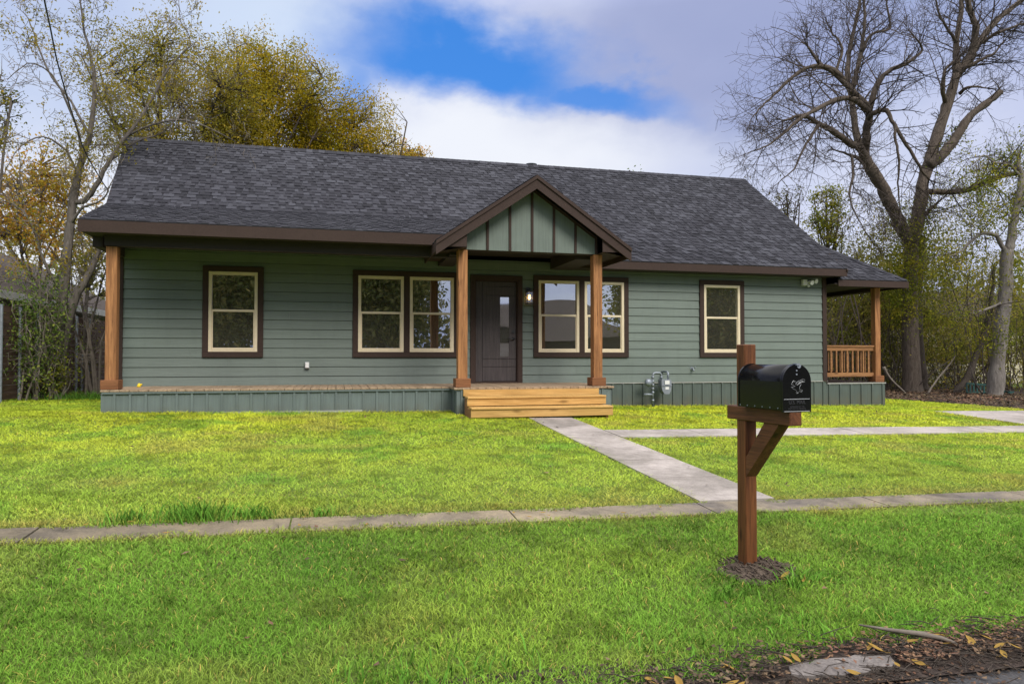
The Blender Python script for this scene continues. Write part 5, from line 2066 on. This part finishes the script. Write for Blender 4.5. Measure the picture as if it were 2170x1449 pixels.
IV = [ivy_on([P9(2132, 600), P9(2150, 560), P9(2160, 640)], 0.22, 1800, 11, 0.45), sel]
leaf_obj('ivy', np.concatenate(IV), 0.085, M['leaf_ivy'], tr2, seed=14, sag=0.6)


# ---- leafy crowns
def crown_tree(name, label, cx, cy, rxp, ryp, Yp, base_px, leafm, ntip, per, lsize, seed, barkm, group=None, clump=0.55, gap=0.35, rdepth=0.75, base_z=None, twigm=None, sag=0.3, cat='tree'):
    rn = random.Random(seed)
    rg = np.random.default_rng(seed)
    C = atY(cx, cy, Yp)
    dist = (C - CAM).dot(FWD)
    rx, rz = rxp * dist / FPX, ryp * dist / FPX
    ry = rx * rdepth
    bx = atY(base_px, cy, Yp).x
    bz = g(bx, Yp) if base_z is None else base_z
    root = thing(name, (bx, Yp, bz), label, cat, group)
    mb = MB()
    top = C + Vector((0, 0, rz * 0.75))
    r0 = 0.011 * (top.z - bz) + 0.02
    trunk, tr_ = limb(mb, [(bx, Yp, bz - 0.1), ((bx * 2 + C.x) / 3 + rn.uniform(-.2, .2), Yp, bz + (C.z - bz) * 0.35), (C.x, Yp, C.z - rz * 0.3), tuple(top)], r0, r0 * 0.15, 5, 8, 0.03, rn)
    nodes = []
    nl = 13
    for k in range(nl):
        f = 0.30 + 0.66 * k / nl
        i = int(f * (len(trunk) - 1))
        a = k * 2.4 + rn.uniform(-0.5, 0.5)
        u = Vector((math.cos(a) * rx, math.sin(a) * ry, rn.uniform(-0.3, 0.85) * rz)) * rn.uniform(0.55, 0.85)
        e = C + u
        m_ = trunk[i].lerp(e, 0.5) + Vector((0, 0, 0.12 * rz)) + rvec(rn) * 0.15 * rx
        pth, _ = limb(mb, [trunk[i], m_, e], tr_[i] * 0.55, tr_[i] * 0.16 + 0.008, 4, 6, 0.02, rn)
        nodes += pth[2:]
    nodes += trunk[len(trunk) // 2:]
    mb.build('trunk', barkm, root, True)
    nd = np.array([tuple(p) for p in nodes])
    # lumps give the crown its uneven outline
    nlump = 26
    d = rg.normal(size=(nlump, 3)); d /= np.linalg.norm(d, axis=1, keepdims=True)
    lump = d * np.array([rx, ry, rz]) * rg.uniform(0.35, 0.86, (nlump, 1))
    li = rg.integers(0, nlump, ntip)
    tip = lump[li] + rg.normal(size=(ntip, 3)) * np.array([rx, ry, rz]) * clump * 0.42
    q = np.sqrt(((tip / np.array([rx, ry, rz])) ** 2).sum(1))
    tip = tip[q < 1.06 + 0.12 * rg.random(ntip)]
    tip = tip + np.array(tuple(C))
    tip = tip[tip[:, 2] > bz + 0.6]
    mb = MB()
    for t_ in tip:
        k = np.argmin(((nd - t_) ** 2).sum(1) + np.where(nd[:, 2] > t_[2], 0.6, 0))
        a, b = Vector(nd[k]), Vector(t_)
        m1 = a.lerp(b, 0.4) + rvec(rn) * 0.12 * (b - a).length + Vector((0, 0, 0.08 * (b - a).length))
        mb.tube([a, m1, b, b + (b - m1).normalized() * 0.22 + Vector((0, 0, 0.06))], [0.022, 0.014, 0.008, 0.004], 3, False)
    mb.build('twig_spray', twigm or barkm, root)
    kk = rg.random(len(tip)) > gap * 0.4
    tl = tip[kk]
    n = len(tl) * per
    P_ = np.repeat(tl, per, 0) + rg.normal(0, 1, (n, 3)) * np.array([0.25, 0.25, 0.24]) * (rx / 4.0) ** 0.5 * 1.15
    leaf_obj('crown', P_, lsize, leafm, root, seed=seed + 1, sag=sag)
    return root


GOLD = 'golden olive trees behind the house'
crown_tree('autumn_tree', 'tallest golden olive tree rising behind the middle of the roof', 560, 265, 165, 190, 15.5, 565, M['leaf_gold'], 950, 88, 0.098, 101, M['bark_dark'], GOLD, gap=0.8, clump=0.5)
crown_tree('autumn_tree', 'golden tree sloping down to the ridge right of the tallest one', 745, 335, 165, 150, 17.0, 740, M['leaf_gold'], 860, 84, 0.098, 102, M['bark_dark'], GOLD, gap=0.8, clump=0.5)
crown_tree('autumn_tree', 'olive brown tree behind the left end of the ridge', 340, 225, 190, 165, 13.0, 375, M['leaf_gold2'], 800, 62, 0.088, 103, M['bark_dark'], GOLD, gap=0.9)
crown_tree('autumn_tree', 'small orange tipped tree just above the ridge beside the golden trees', 868, 345, 50, 48, 18.5, 860, M['leaf_orange'], 90, 26, 0.12, 104, M['bark_dark'], GOLD)
crown_tree('orange_tree', 'orange and yellow tree beyond the fence on the left', 85, 440, 145, 120, 7.0, 60, M['leaf_orange'], 420, 34, 0.09, 105, M['bark_mid'], gap=0.8)
crown_tree('sparse_tree', 'thin leaved tree cut by the left edge of the picture', -20, 240, 60, 110, 4.0, -60, M['leaf_olive'], 110, 14, 0.07, 106, M['bark_mid'], gap=0.9)
crown_tree('thin_tree', 'slim tree with small yellow green leaves right behind the corner post', 190, 560, 60, 90, 6.0, 185, M['leaf_ivy'], 120, 14, 0.065, 107, M['bark_mid'], gap=0.8)
crown_tree('ivy_tree', 'ivy wrapped small tree between roof and bare tree', 1752, 470, 42, 88, 11.0, 1768, M['leaf_ivy'], 130, 34, 0.11, 108, M['bark_dark'], gap=0.4)
crown_tree('tree_top', 'leafy sprig of a tree just showing over the middle of the ridge', 1335, 385, 34, 26, 14.0, 1335, M['leaf_green'], 26, 7, 0.11, 110, M['bark_dark'], gap=0.9)
crown_tree('scrub_tree', 'brownish scrub tree just over the right roof slope', 1668, 440, 48, 48, 13.0, 1680, M['leaf_olive'], 60, 12, 0.10, 109, M['bark_dark'], gap=0.9)

# ---- leaning tree by the left corner, mostly bare with thin olive leaves
AY = 2.6


def PA(px, py, dy=0.0):
    return atY(px, py, AY + dy)


rnd = random.Random(55)
bp = PA(122, 846)
ta = thing('leaning_tree', (bp.x, AY, g(bp.x, AY)), 'twin stemmed leaning tree with bare arching twigs by the left corner of the house', 'tree')
mb = MB()
A = []
A.append(limb(mb, [PA(112, 858), PA(115, 756), PA(126, 677), PA(134, 625), PA(139, 572), PA(146, 500), PA(158, 402), PA(176, 334), PA(190, 287), PA(197, 233), PA(201, 172), PA(190, 108), PA(176, 54), PA(169, -20)], 0.15, 0.012, 3, 10, 0.012, rnd, 0.8))
A.append(limb(mb, [PA(128, 858, .2), PA(128, 769, .2), PA(139, 704, .2), PA(157, 638, .2), PA(184, 586, .3), PA(207, 536, .5), PA(226, 480, .8)], 0.115, 0.05, 3, 10, 0.012, rnd))
A.append(limb(mb, [PA(158, 430), PA(180, 425, -.1), PA(201, 398, -.2), PA(230, 344, -.2), PA(265, 291, -.1), PA(294, 258), PA(323, 205), PA(359, 144), PA(390, 110), PA(405, 97)], 0.058, 0.015, 3, 8, 0.012, rnd))
A.append(limb(mb, [PA(405, 97), PA(398, 70), PA(382, 45), PA(380, 20)], 0.014, 0.006, 3, 5, 0.01, rnd))
A.append(limb(mb, [PA(405, 97), PA(425, 105), PA(450, 98), PA(468, 112)], 0.012, 0.005, 3, 5, 0.01, rnd))
A.append(limb(mb, [PA(176, 334), PA(160, 260, -.3), PA(128, 190, -.5), PA(100, 150, -.6), PA(60, 135, -.7), PA(15, 170, -.8)], 0.03, 0.006, 3, 6, 0.012, rnd))
A.append(limb(mb, [PA(190, 287), PA(150, 215, .3), PA(110, 165, .4), PA(78, 90, .5), PA(60, 40, .5), PA(35, 15, .5)], 0.03, 0.006, 3, 6, 0.012, rnd))
A.append(limb(mb, [PA(165, 370), PA(140, 320), PA(90, 290, -.3), PA(45, 310, -.5), PA(10, 360, -.6)], 0.03, 0.006, 3, 6, 0.012, rnd))
A.append(limb(mb, [PA(265, 291), PA(330, 262, -.2), PA(390, 255, -.3), PA(450, 275, -.4), PA(500, 300, -.4)], 0.03, 0.006, 3, 6, 0.012, rnd))
A.append(limb(mb, [PA(230, 344), PA(290, 300, .3), PA(345, 280, .4), PA(400, 225, .5), PA(440, 210, .5)], 0.025, 0.006, 3, 6, 0.012, rnd))
A.append(limb(mb, [PA(145, 480), PA(175, 440, -.2), PA(215, 425, -.4), PA(240, 380, -.5)], 0.035, 0.01, 3, 6, 0.012, rnd))
A.append(limb(mb, [PA(134, 625), PA(95, 560, -.2), PA(70, 480, -.3), PA(40, 440, -.3), PA(-10, 420, -.3)], 0.035, 0.008, 3, 6, 0.012, rnd))
A.append(limb(mb, [PA(130, 660), PA(80, 610, -.3), PA(40, 590, -.4), PA(-10, 600, -.5)], 0.025, 0.008, 3, 6, 0.012, rnd))
mb.build('trunk', M['bark_mid'], ta, True)
mb = MB()
tipsA = []
for k, (path, rr) in enumerate(A):
    L = sum((path[i + 1] - path[i]).length for i in range(len(path) - 1))
    nb = int(L * 4.2) + 2
    t0 = 0.42 if k == 0 else (0.5 if k == 1 else 0.15)
    for c in range(nb):
        f = (t0 + (1 - t0) * (c + rnd.random()) / nb) * (len(path) - 1)
        i = min(len(path) - 2, int(f))
        q = path[i].lerp(path[i + 1], f - i)
        ax = (path[i + 1] - path[i]).normalized()
        s = rvec(rnd); s.y *= 0.7
        sprout(mb, q, (ax * 0.6 + s * 0.7 + Vector((0, 0, 0.2))).normalized(), rnd.uniform(0.35, 1.0), max(0.0055, min(0.012, rr[i] * 0.3)), 2, rnd, rnd.uniform(-0.15, 0.12), 4, tipsA)
mb.build('twig_spray', M['twig_pale'], ta)
tp = np.array([tuple(t[0]) for t in tipsA])
rg = np.random.default_rng(18)
keepA = vnoise(tp[:, 0], tp[:, 2], 1.1, 91) > 0.40
tp = tp[keepA]
sel = tp[rg.integers(0, len(tp), 8200)] + rg.normal(0, 0.09, (8200, 3))
sel = sel[~((sel[:, 0] > -3.95) & (sel[:, 2] < 6.1))]
leaf_obj('crown', sel, 0.062, M['leaf_gold2'], ta, seed=19, sag=0.8)


# ---- green shrubs by the left fence
def shrub(name, label, cx, cy, rxp, ryp, Yp, m, n, lsize, seed, nst=7, group=None, per=9, dens=0.5, cat='shrub'):
    rn = random.Random(seed)
    rg = np.random.default_rng(seed)
    C = atY(cx, cy, Yp)
    k = (C - CAM).dot(FWD) / FPX
    rx, rz = rxp * k, ryp * k
    z0 = g(C.x, Yp)
    root = thing(name, (C.x, Yp, z0), label, cat, group)
    mb = MB()
    tips = []
    for i in range(nst):
        a = rn.uniform(0, 2 * PI)
        p0 = Vector((C.x + math.cos(a) * rx * 0.25, Yp + math.sin(a) * rx * 0.25, z0 - 0.02))
        e = Vector((C.x + rn.uniform(-.85, .85) * rx, Yp + rn.uniform(-.6, .6) * rx, C.z + rn.uniform(0.1, 0.95) * rz))
        m_ = p0.lerp(e, 0.5) + rvec(rn) * 0.12
        pth, rr = limb(mb, [p0, m_, e], 0.022, 0.007, 4, 5, 0.01, rn)
        for c in range(7):
            q = pth[rn.randrange(2, len(pth))]
            sprout(mb, q, (rvec(rn) + Vector((0, 0, 0.3))).normalized(), rn.uniform(0.25, 0.6) * rz, 0.007, 1, rn, -0.1, 4, tips)
    mb.build('stem', M['twig_pale'], root)
    tp = np.array([tuple(t[0]) for t in tips])
    cnt = n
    loose = np.array(tuple(C)) + rg.normal(size=(cnt, 3)) * np.array([rx, rx * 0.7, rz]) * 0.48
    P_ = np.concatenate([tp[rg.integers(0, len(tp), cnt)] + rg.normal(0, 0.09, (cnt, 3)), loose])
    P_ = P_[P_[:, 2] > z0 + 0.03]
    leaf_obj('foliage', P_, lsize, m, root, seed=seed + 2, sag=0.4, aspect=0.6)
    return root


shrub('shrub', 'dense dark green shrub against the left fence', 62, 705, 62, 130, 2.0, M['leaf_green'], 1250, 0.06, 201)
shrub('shrub', 'lighter green bush with upright sprays in front of the leaning trunks', 112, 660, 38, 95, 2.3, M['leaf_green'], 620, 0.055, 202)
shrub('shrub', 'low yellow green sprays at the foot of the leaning tree', 118, 800, 32, 45, 2.2, M['leaf_ivy'], 260, 0.06, 203, 5)
shrub('shrub', 'thin vine covered shrub beside the brown corner post', 190, 745, 26, 85, 4.2, M['leaf_ivy'], 110, 0.06, 204, 8)
shrub('shrub', 'bushy green shrub behind the side porch railing', 1795, 690, 62, 95, 9.5, M['leaf_thicket'], 1500, 0.10, 205, 9)
shrub('shrub', 'dark tangled shrub between the porch post and the big trunk', 1875, 690, 38, 100, 9.8, M['leaf_thicket'], 900, 0.10, 206, 9)
# bare stems by the left corner
mb = MB()
rnd = random.Random(66)
for (a, b, c) in (((60, 850), (70, 780), (78, 700)), ((85, 855), (88, 790), (85, 735)), ((200, 840), (190, 720), (170, 640)), ((212, 835), (212, 740), (225, 690)), ((195, 835), (178, 750), (160, 700)), ((206, 838), (200, 770), (185, 680)), ((182, 838), (184, 760), (196, 660)), ((75, 830), (60, 770), (50, 745))):
    P_ = [atY(*a, 3.6), atY(*b, 3.6), atY(*c, 3.6)]
    tt = []
    pth, rr = limb(mb, P_, 0.035, 0.015, 4, 6, 0.015, rnd)
    for k in range(5):
        sprout(mb, pth[rnd.randrange(3, len(pth))], (rvec(rnd) + Vector((0, 0, .5))).normalized(), rnd.uniform(0.3, 0.8), 0.009, 1, rnd, 0.05, 4, tt)
o = mb.build('scrub_stems', M['twig_pale'])
tag(o, 'tangle of bare scrub stems along the left fence', None, None, 'stuff')

# ---- thicket of vines and brush on the right
rg = np.random.default_rng(44)
N = 330000
X_ = rg.uniform(14.5, 34, N); Y_ = rg.uniform(8.0, 14.5, N); Zr = rg.uniform(0, 8.6, N)
den = np.where(Zr < 1.1, 0.30, np.where(Zr < 4.8, 0.95, np.clip(0.75 - (Zr - 4.8) * 0.15, 0, 1)))
den = den * np.clip((fbm(X_ * 1.0, Zr + Y_ * 0.35, 0.42, 301) - 0.36) * 5.0, 0.03, 1.0)
u_ = (X_ - 21) / 5
hmax = 4.9 + 3.6 * np.exp(-((X_ - 24.0) / 4.0) ** 2) + 1.2 * np.sin(X_ * 1.3)
den = np.where(Zr > hmax, den * 0.05, den)
keep = rg.random(N) < den
P_ = np.stack([X_, Y_, Zr + gnp(X_, Y_)], 1)[keep]
o = leaf_obj('undergrowth', P_, 0.105, M['leaf_thicket'], None, seed=45, sag=0.7)
tag(o, 'tangle of vines and brush under the trees on the right', None, None, 'stuff')
mb = MB()
rnd = random.Random(46)
for k in range(340):
    x, y = rnd.uniform(15.5, 30), rnd.uniform(7.0, 12.5)
    z0 = g(x, y)
    h = rnd.uniform(0.8, 5.5)
    dx, dy = rnd.gauss(0, 0.9), rnd.gauss(0, 0.5)
    p0 = Vector((x, y, z0)); p2 = Vector((x + dx, y + dy, z0 + h))
    m_ = p0.lerp(p2, 0.5) + Vector((rnd.gauss(0, 0.45), rnd.gauss(0, 0.3), rnd.gauss(0, 0.3)))
    r_ = rnd.choice((0.008, 0.012, 0.018, 0.03))
    pth = smooth_path([p0, m_, p2], 5)
    mb.tube(pth, [r_ * (1 - 0.5 * i / (len(pth) - 1)) for i in range(len(pth))], 4, False)
    if k % 2 == 0:
        tt = []
        for c in range(3):
            sprout(mb, pth[rnd.randrange(3, len(pth))], rvec(rnd), rnd.uniform(0.5, 1.3), 0.010, 1, rnd, -0.2, 4, tt)
o = mb.build('brush_stems', M['twig'])
tag(o, 'dead vines and brush stems between the trunks on the right', None, None, 'stuff')

# dark leaning trunk, trunk behind the big one, fallen stems
mb = MB()
limb(mb, [atY(2014, 845, 6.4), atY(2049, 801, 6.4), atY(2071, 746, 6.4), atY(2089, 690, 6.3), atY(2100, 640, 6.2), atY(2108, 560, 6.2)], 0.13, 0.05, 4, 9, 0.03, rnd)
o = mb.build('dead_tree', M['bark_dark'], None, True)
tag(o, 'dark leaning trunk left of the pale trunk at right', 'tree')
mb = MB()
limb(mb, [atY(1960, 842, 8.2), atY(1950, 780, 8.2), atY(1944, 700, 8.2), atY(1946, 600, 8.3), atY(1952, 500, 8.4)], 0.24, 0.12, 4, 9, 0.03, rnd)
o = mb.build('vine_tree', M['bark_dark'], None, True)
tag(o, 'dark vine covered trunk just behind the big grey trunk', 'tree')
for pts, r_, lab in (([(1965, 836), (1985, 805), (2012, 772), (2024, 755)], 0.035, 'pale dead pole leaning right between the big trunks'),
                     ([(1873, 778), (1885, 800), (1905, 820), (1925, 838)], 0.05, 'fallen pale branch sloping down beside the big trunk'),
                     ([(2090, 845), (2066, 810), (2055, 775), (2045, 745)], 0.03, 'bent bare stem leaning left by the green panel')):
    mb = MB()
    limb(mb, [atY(x, y, 5.6) for x, y in pts], r_, r_ * 0.5, 4, 7, 0.01, rnd)
    tag(mb.build('dead_branch', M['twig_pale'], None, True), lab, 'branch')

# far trees that close the view
def far_mass(name, label, x0, x1, y0, y1, h, n, size, seed, m):
    rg = np.random.default_rng(seed)
    X_ = rg.uniform(x0, x1, n); Y_ = rg.uniform(y0, y1, n)
    hh_ = h * (0.55 + 0.7 * fbm(X_, Y_, 0.12, seed))
    Zr = rg.random(n) ** 0.8 * hh_
    keep = fbm(X_ + Y_, Zr, 0.35, seed + 9) > 0.36
    P_ = np.stack([X_, Y_, Zr + gnp(X_, Y_)], 1)[keep]
    o = leaf_obj(name, P_, size, m, None, seed=seed, sag=0.4)
    return tag(o, label, None, None, 'stuff')


far_mass('distant_woods', 'hazy far woods behind the thicket on the right', 18, 75, 16, 40, 7.5, 22000, 0.42, 401, M['leaf_far'])
far_mass('distant_woods', 'hazy far woods beyond the fence on the left', -40, -6, 20, 34, 8.0, 8000, 0.40, 402, M['leaf_far'])
far_mass('distant_woods', 'far woods behind the house', -6, 18, 34, 40, 5.0, 4000, 0.45, 403, M['leaf_far'])

# ------------------------------------------------------------------ left fence, neighbours, wire fence
FX = -6.35
fence = thing('plank_fence', (FX, 6, g(FX, 6)), 'weathered dark wooden fence with steel posts on the left', 'fence')
rnd = random.Random(88)
mb = MB()
y = 0.6
while y < 13:
    y1 = y + 2.4
    for k in range(13):
        z = g(FX, y) + 0.04 + k * 0.143
        mb.box(FX - 0.02 + rnd.uniform(-.006, .006), FX, y + 0.01, y1 - 0.01 + rnd.uniform(-.01, .01), z, z + 0.136)
    y = y1
mb.build('board', M['fence_wood'], fence)
for yy in (1.25, 2.1, 2.95, 4.6, 5.35, 5.75, 6.3, 7.9, 9.6):
    mb = MB()
    h_ = 1.90 if yy != 5.75 else 0.95
    mb.tube([(FX + 0.05, yy, g(FX, yy) - 0.1), (FX + 0.05, yy, g(FX, yy) + h_)], 0.031, 10)
    mb.build('post', M['steel'], fence)

nh = thing('neighbour_house', (-10, 9, g(-10, 9)), 'low grey neighbouring house with dark roof behind the left fence', 'house')
mb = MB()
mb.box(-14, -8.1, 3.5, 15, -0.1, 2.42)
mb.build('wall', M['n_siding'], nh)
mb = MB()
mb.add([(-7.5, 3.0, 2.55), (-7.5, 15.5, 2.55), (-11, 15.5, 4.5), (-11, 3.0, 4.5), (-14.5, 3.0, 2.55), (-14.5, 15.5, 2.55)], [(0, 1, 2, 3), (3, 2, 5, 4), (0, 3, 4)])
mb.build('roof', M['old_roof'], nh)
mb = MB()
mb.box(-7.5, -7.46, 3.0, 15.5, 2.36, 2.54)
mb.box(-8.1, -7.5, 3.0, 15.5, 2.36, 2.39)
mb.build('fascia', M['trim_white'], nh)

bh = thing('brick_house', (24, 24, -0.3), 'brick house glimpsed through the thicket on the right', 'house')
mb = MB()
mb.box(14, 29, 22, 30, -0.4, 2.3)
mb.build('wall', M['brick'], bh)
mb = MB()
mb.add([(13.5, 21.5, 2.3), (29.5, 21.5, 2.3), (29.5, 26, 4.6), (13.5, 26, 4.6), (13.5, 30.5, 2.3), (29.5, 30.5, 2.3)], [(0, 1, 2, 3), (3, 2, 5, 4)])
mb.build('roof', M['old_roof'], bh)
mb = MB()
mb.box(13.5, 29.5, 21.46, 21.5, 2.12, 2.3)
mb.build('fascia', M['trim_white'], bh)
ch = thing('cream_house', (38, 18, -0.3), 'cream walled house at the far right behind the trees', 'house')
mb = MB()
mb.box(31, 44, 15, 24, -0.5, 2.6)
mb.build('wall', M['cream_wall'], ch)
mb = MB()
mb.add([(30.5, 14.5, 2.6), (44.5, 14.5, 2.6), (44.5, 19.5, 4.8), (30.5, 19.5, 4.8), (30.5, 24.5, 2.6), (44.5, 24.5, 2.6)], [(0, 1, 2, 3), (3, 2, 5, 4)])
mb.build('roof', M['old_roof'], ch)

wf_ = thing('wire_fence', (22, 10, g(22, 10)), 'sagging wire mesh fence behind the tree trunks', 'fence')
mb = MB()
for k in range(8):
    pts = [(15.2 + i * 1.2, 10 + 0.05 * math.sin(i), g(15.2 + i * 1.2, 10) + 0.08 + k * 0.16 + 0.02 * math.sin(i * 1.7)) for i in range(13)]
    mb.tube(pts, 0.006, 4, False)
for i in range(84):
    x = 15.2 + i * 0.17
    mb.tube([(x, 10, g(x, 10) + 0.05), (x + 0.01, 10, g(x, 10) + 1.22)], 0.005, 4, False)
mb.build('mesh', M['wire'], wf_)
for i in range(7):
    mb = MB()
    x = 15.2 + i * 2.4
    mb.tube([(x, 10.04, g(x, 10) - 0.1), (x, 10.04, g(x, 10) + 1.35)], 0.03, 8)
    mb.build('post', M['wire'], wf_)

gp = thing('slatted_panel', (22.0, 6.0, g(22, 6)), 'dark green slatted plastic panel lying behind the pale trunk', 'garden panel')
mb = MB()
for (a, b, zt_a, zt_b) in ((2047, 2098, 812, 816), (2118, 2144, 826, 836)):
    pa, pb = atY(a, 843, 6.0), atY(b, 846, 6.0)
    ha, hb = atY(a, zt_a, 6.0).z, atY(b, zt_b, 6.0).z
    n = max(3, int((b - a) / 6))
    for i in range(n):
        t = i / (n - 1)
        x = lerp(pa.x, pb.x, t)
        mb.box(x, x + 0.06, 5.98, 6.0, g(x, 6) + 0.0, lerp(ha, hb, t))
    mb.bar((pa.x, 5.97, ha), (pb.x + 0.06, 5.97, hb), 0.03, 0.06)
    mb.bar((pa.x, 5.97, g(22, 6) + 0.06), (pb.x + 0.06, 5.97, g(22, 6) + 0.06), 0.03, 0.05)
gpb = mb.build('slats', M['green_plastic'], gp)

# overhead service cable
pts = []
for k, (px_, py_) in enumerate([(60, -260), (80, -90), (94, 0), (107.6, 64.6), (120, 125.6), (134.5, 179), (154, 244), (179, 319), (213.5, 380), (228, 402)]):
    pts.append(atY(px_, py_, lerp(-7.5, 1.6, k / 9)))
mb = MB()
mb.tube(smooth_path(pts, 5), 0.010, 8)
tag(mb.build('service_cable', M['cable'], None, True), 'black overhead cable dropping to the left end of the roof', 'cable')

# ------------------------------------------------------------------ across the street (seen in the window panes)
def far_tree(x, y, h, r, label, seed, m, base=0.35):
    rg = np.random.default_rng(seed)
    root = thing('street_tree', (x, y, -0.45), label, 'tree', 'trees across the street')
    mb = MB()
    limb(mb, [(x, y, -0.6), (x + 0.2, y, h * 0.5), (x, y, h * 0.92)], 0.28, 0.05, 4, 8)
    mb.build('trunk', M['bark_dark'], root, True)
    n = 24000
    nl = 70
    lc = rg.normal(size=(nl, 3)); lc /= np.linalg.norm(lc, axis=1, keepdims=True)
    lc = lc * np.array([r, r, h * (1 - base) / 2]) * rg.uniform(0.4, 0.9, (nl, 1))
    P_ = lc[rg.integers(0, nl, n)] + rg.normal(size=(n, 3)) * r * 0.2
    P_ += np.array([x, y, h * (base + (1 - base) / 2)])
    P_ = P_[P_[:, 2] > 0.6]
    leaf_obj('crown', P_, 0.30, m, root, seed=seed, sag=0.6)


far_tree(-7.5, -30, 9.5, 4.2, 'broad dark tree across the street facing the left window', 501, M['leaf_dark'], 0.08)
far_tree(2.4, -29, 10.5, 3.9, 'dark tree across the street facing the double window', 502, M['leaf_dark'], 0.08)
far_tree(19.6, -27, 8.5, 2.8, 'loose drooping tree across the street right of the house there', 503, M['leaf_olive'], 0.2)
far_tree(27.5, -32, 10.5, 4.6, 'wide dark tree across the street facing the right window', 504, M['leaf_dark'], 0.05)
far_tree(-17, -28, 9, 4.5, 'dark tree across the street at its left end', 505, M['leaf_dark'], 0.08)
oh = thing('street_house', (13, -31, -0.5), 'brown roofed house across the street mirrored in the panes', 'house')
mb = MB()
mb.box(8.6, 18.6, -38, -30, -0.5, 2.2)
mb.build('wall', M['old_roof'], oh)
mb = MB()
mb.add([(8.0, -29.4, 2.2), (19.2, -29.4, 2.2), (17, -34, 4.9), (10.2, -34, 4.9), (8.0, -38.6, 2.2), (19.2, -38.6, 2.2)], [(1, 0, 3, 2), (0, 4, 3), (1, 2, 5), (4, 5, 2, 3)])
mb.build('roof', M['old_roof'], oh)

rg = np.random.default_rng(610)
n = 26000
X_ = np.concatenate([rg.uniform(-24, 9.0, n // 2), rg.uniform(18.5, 40, n // 2)])
Y_ = rg.uniform(-33, -31, n)
Zr = rg.random(n) * (2.6 + 1.2 * fbm(X_, Y_, 0.3, 611) + 1.5 * np.exp(-((X_ - 5.8) / 2.2) ** 2)) - 0.5
o = leaf_obj('hedge_foliage', np.stack([X_, Y_, Zr], 1), 0.36, M['leaf_dark'], None, seed=612)
tag(o, 'dark hedge line across the street', None, None, 'stuff')
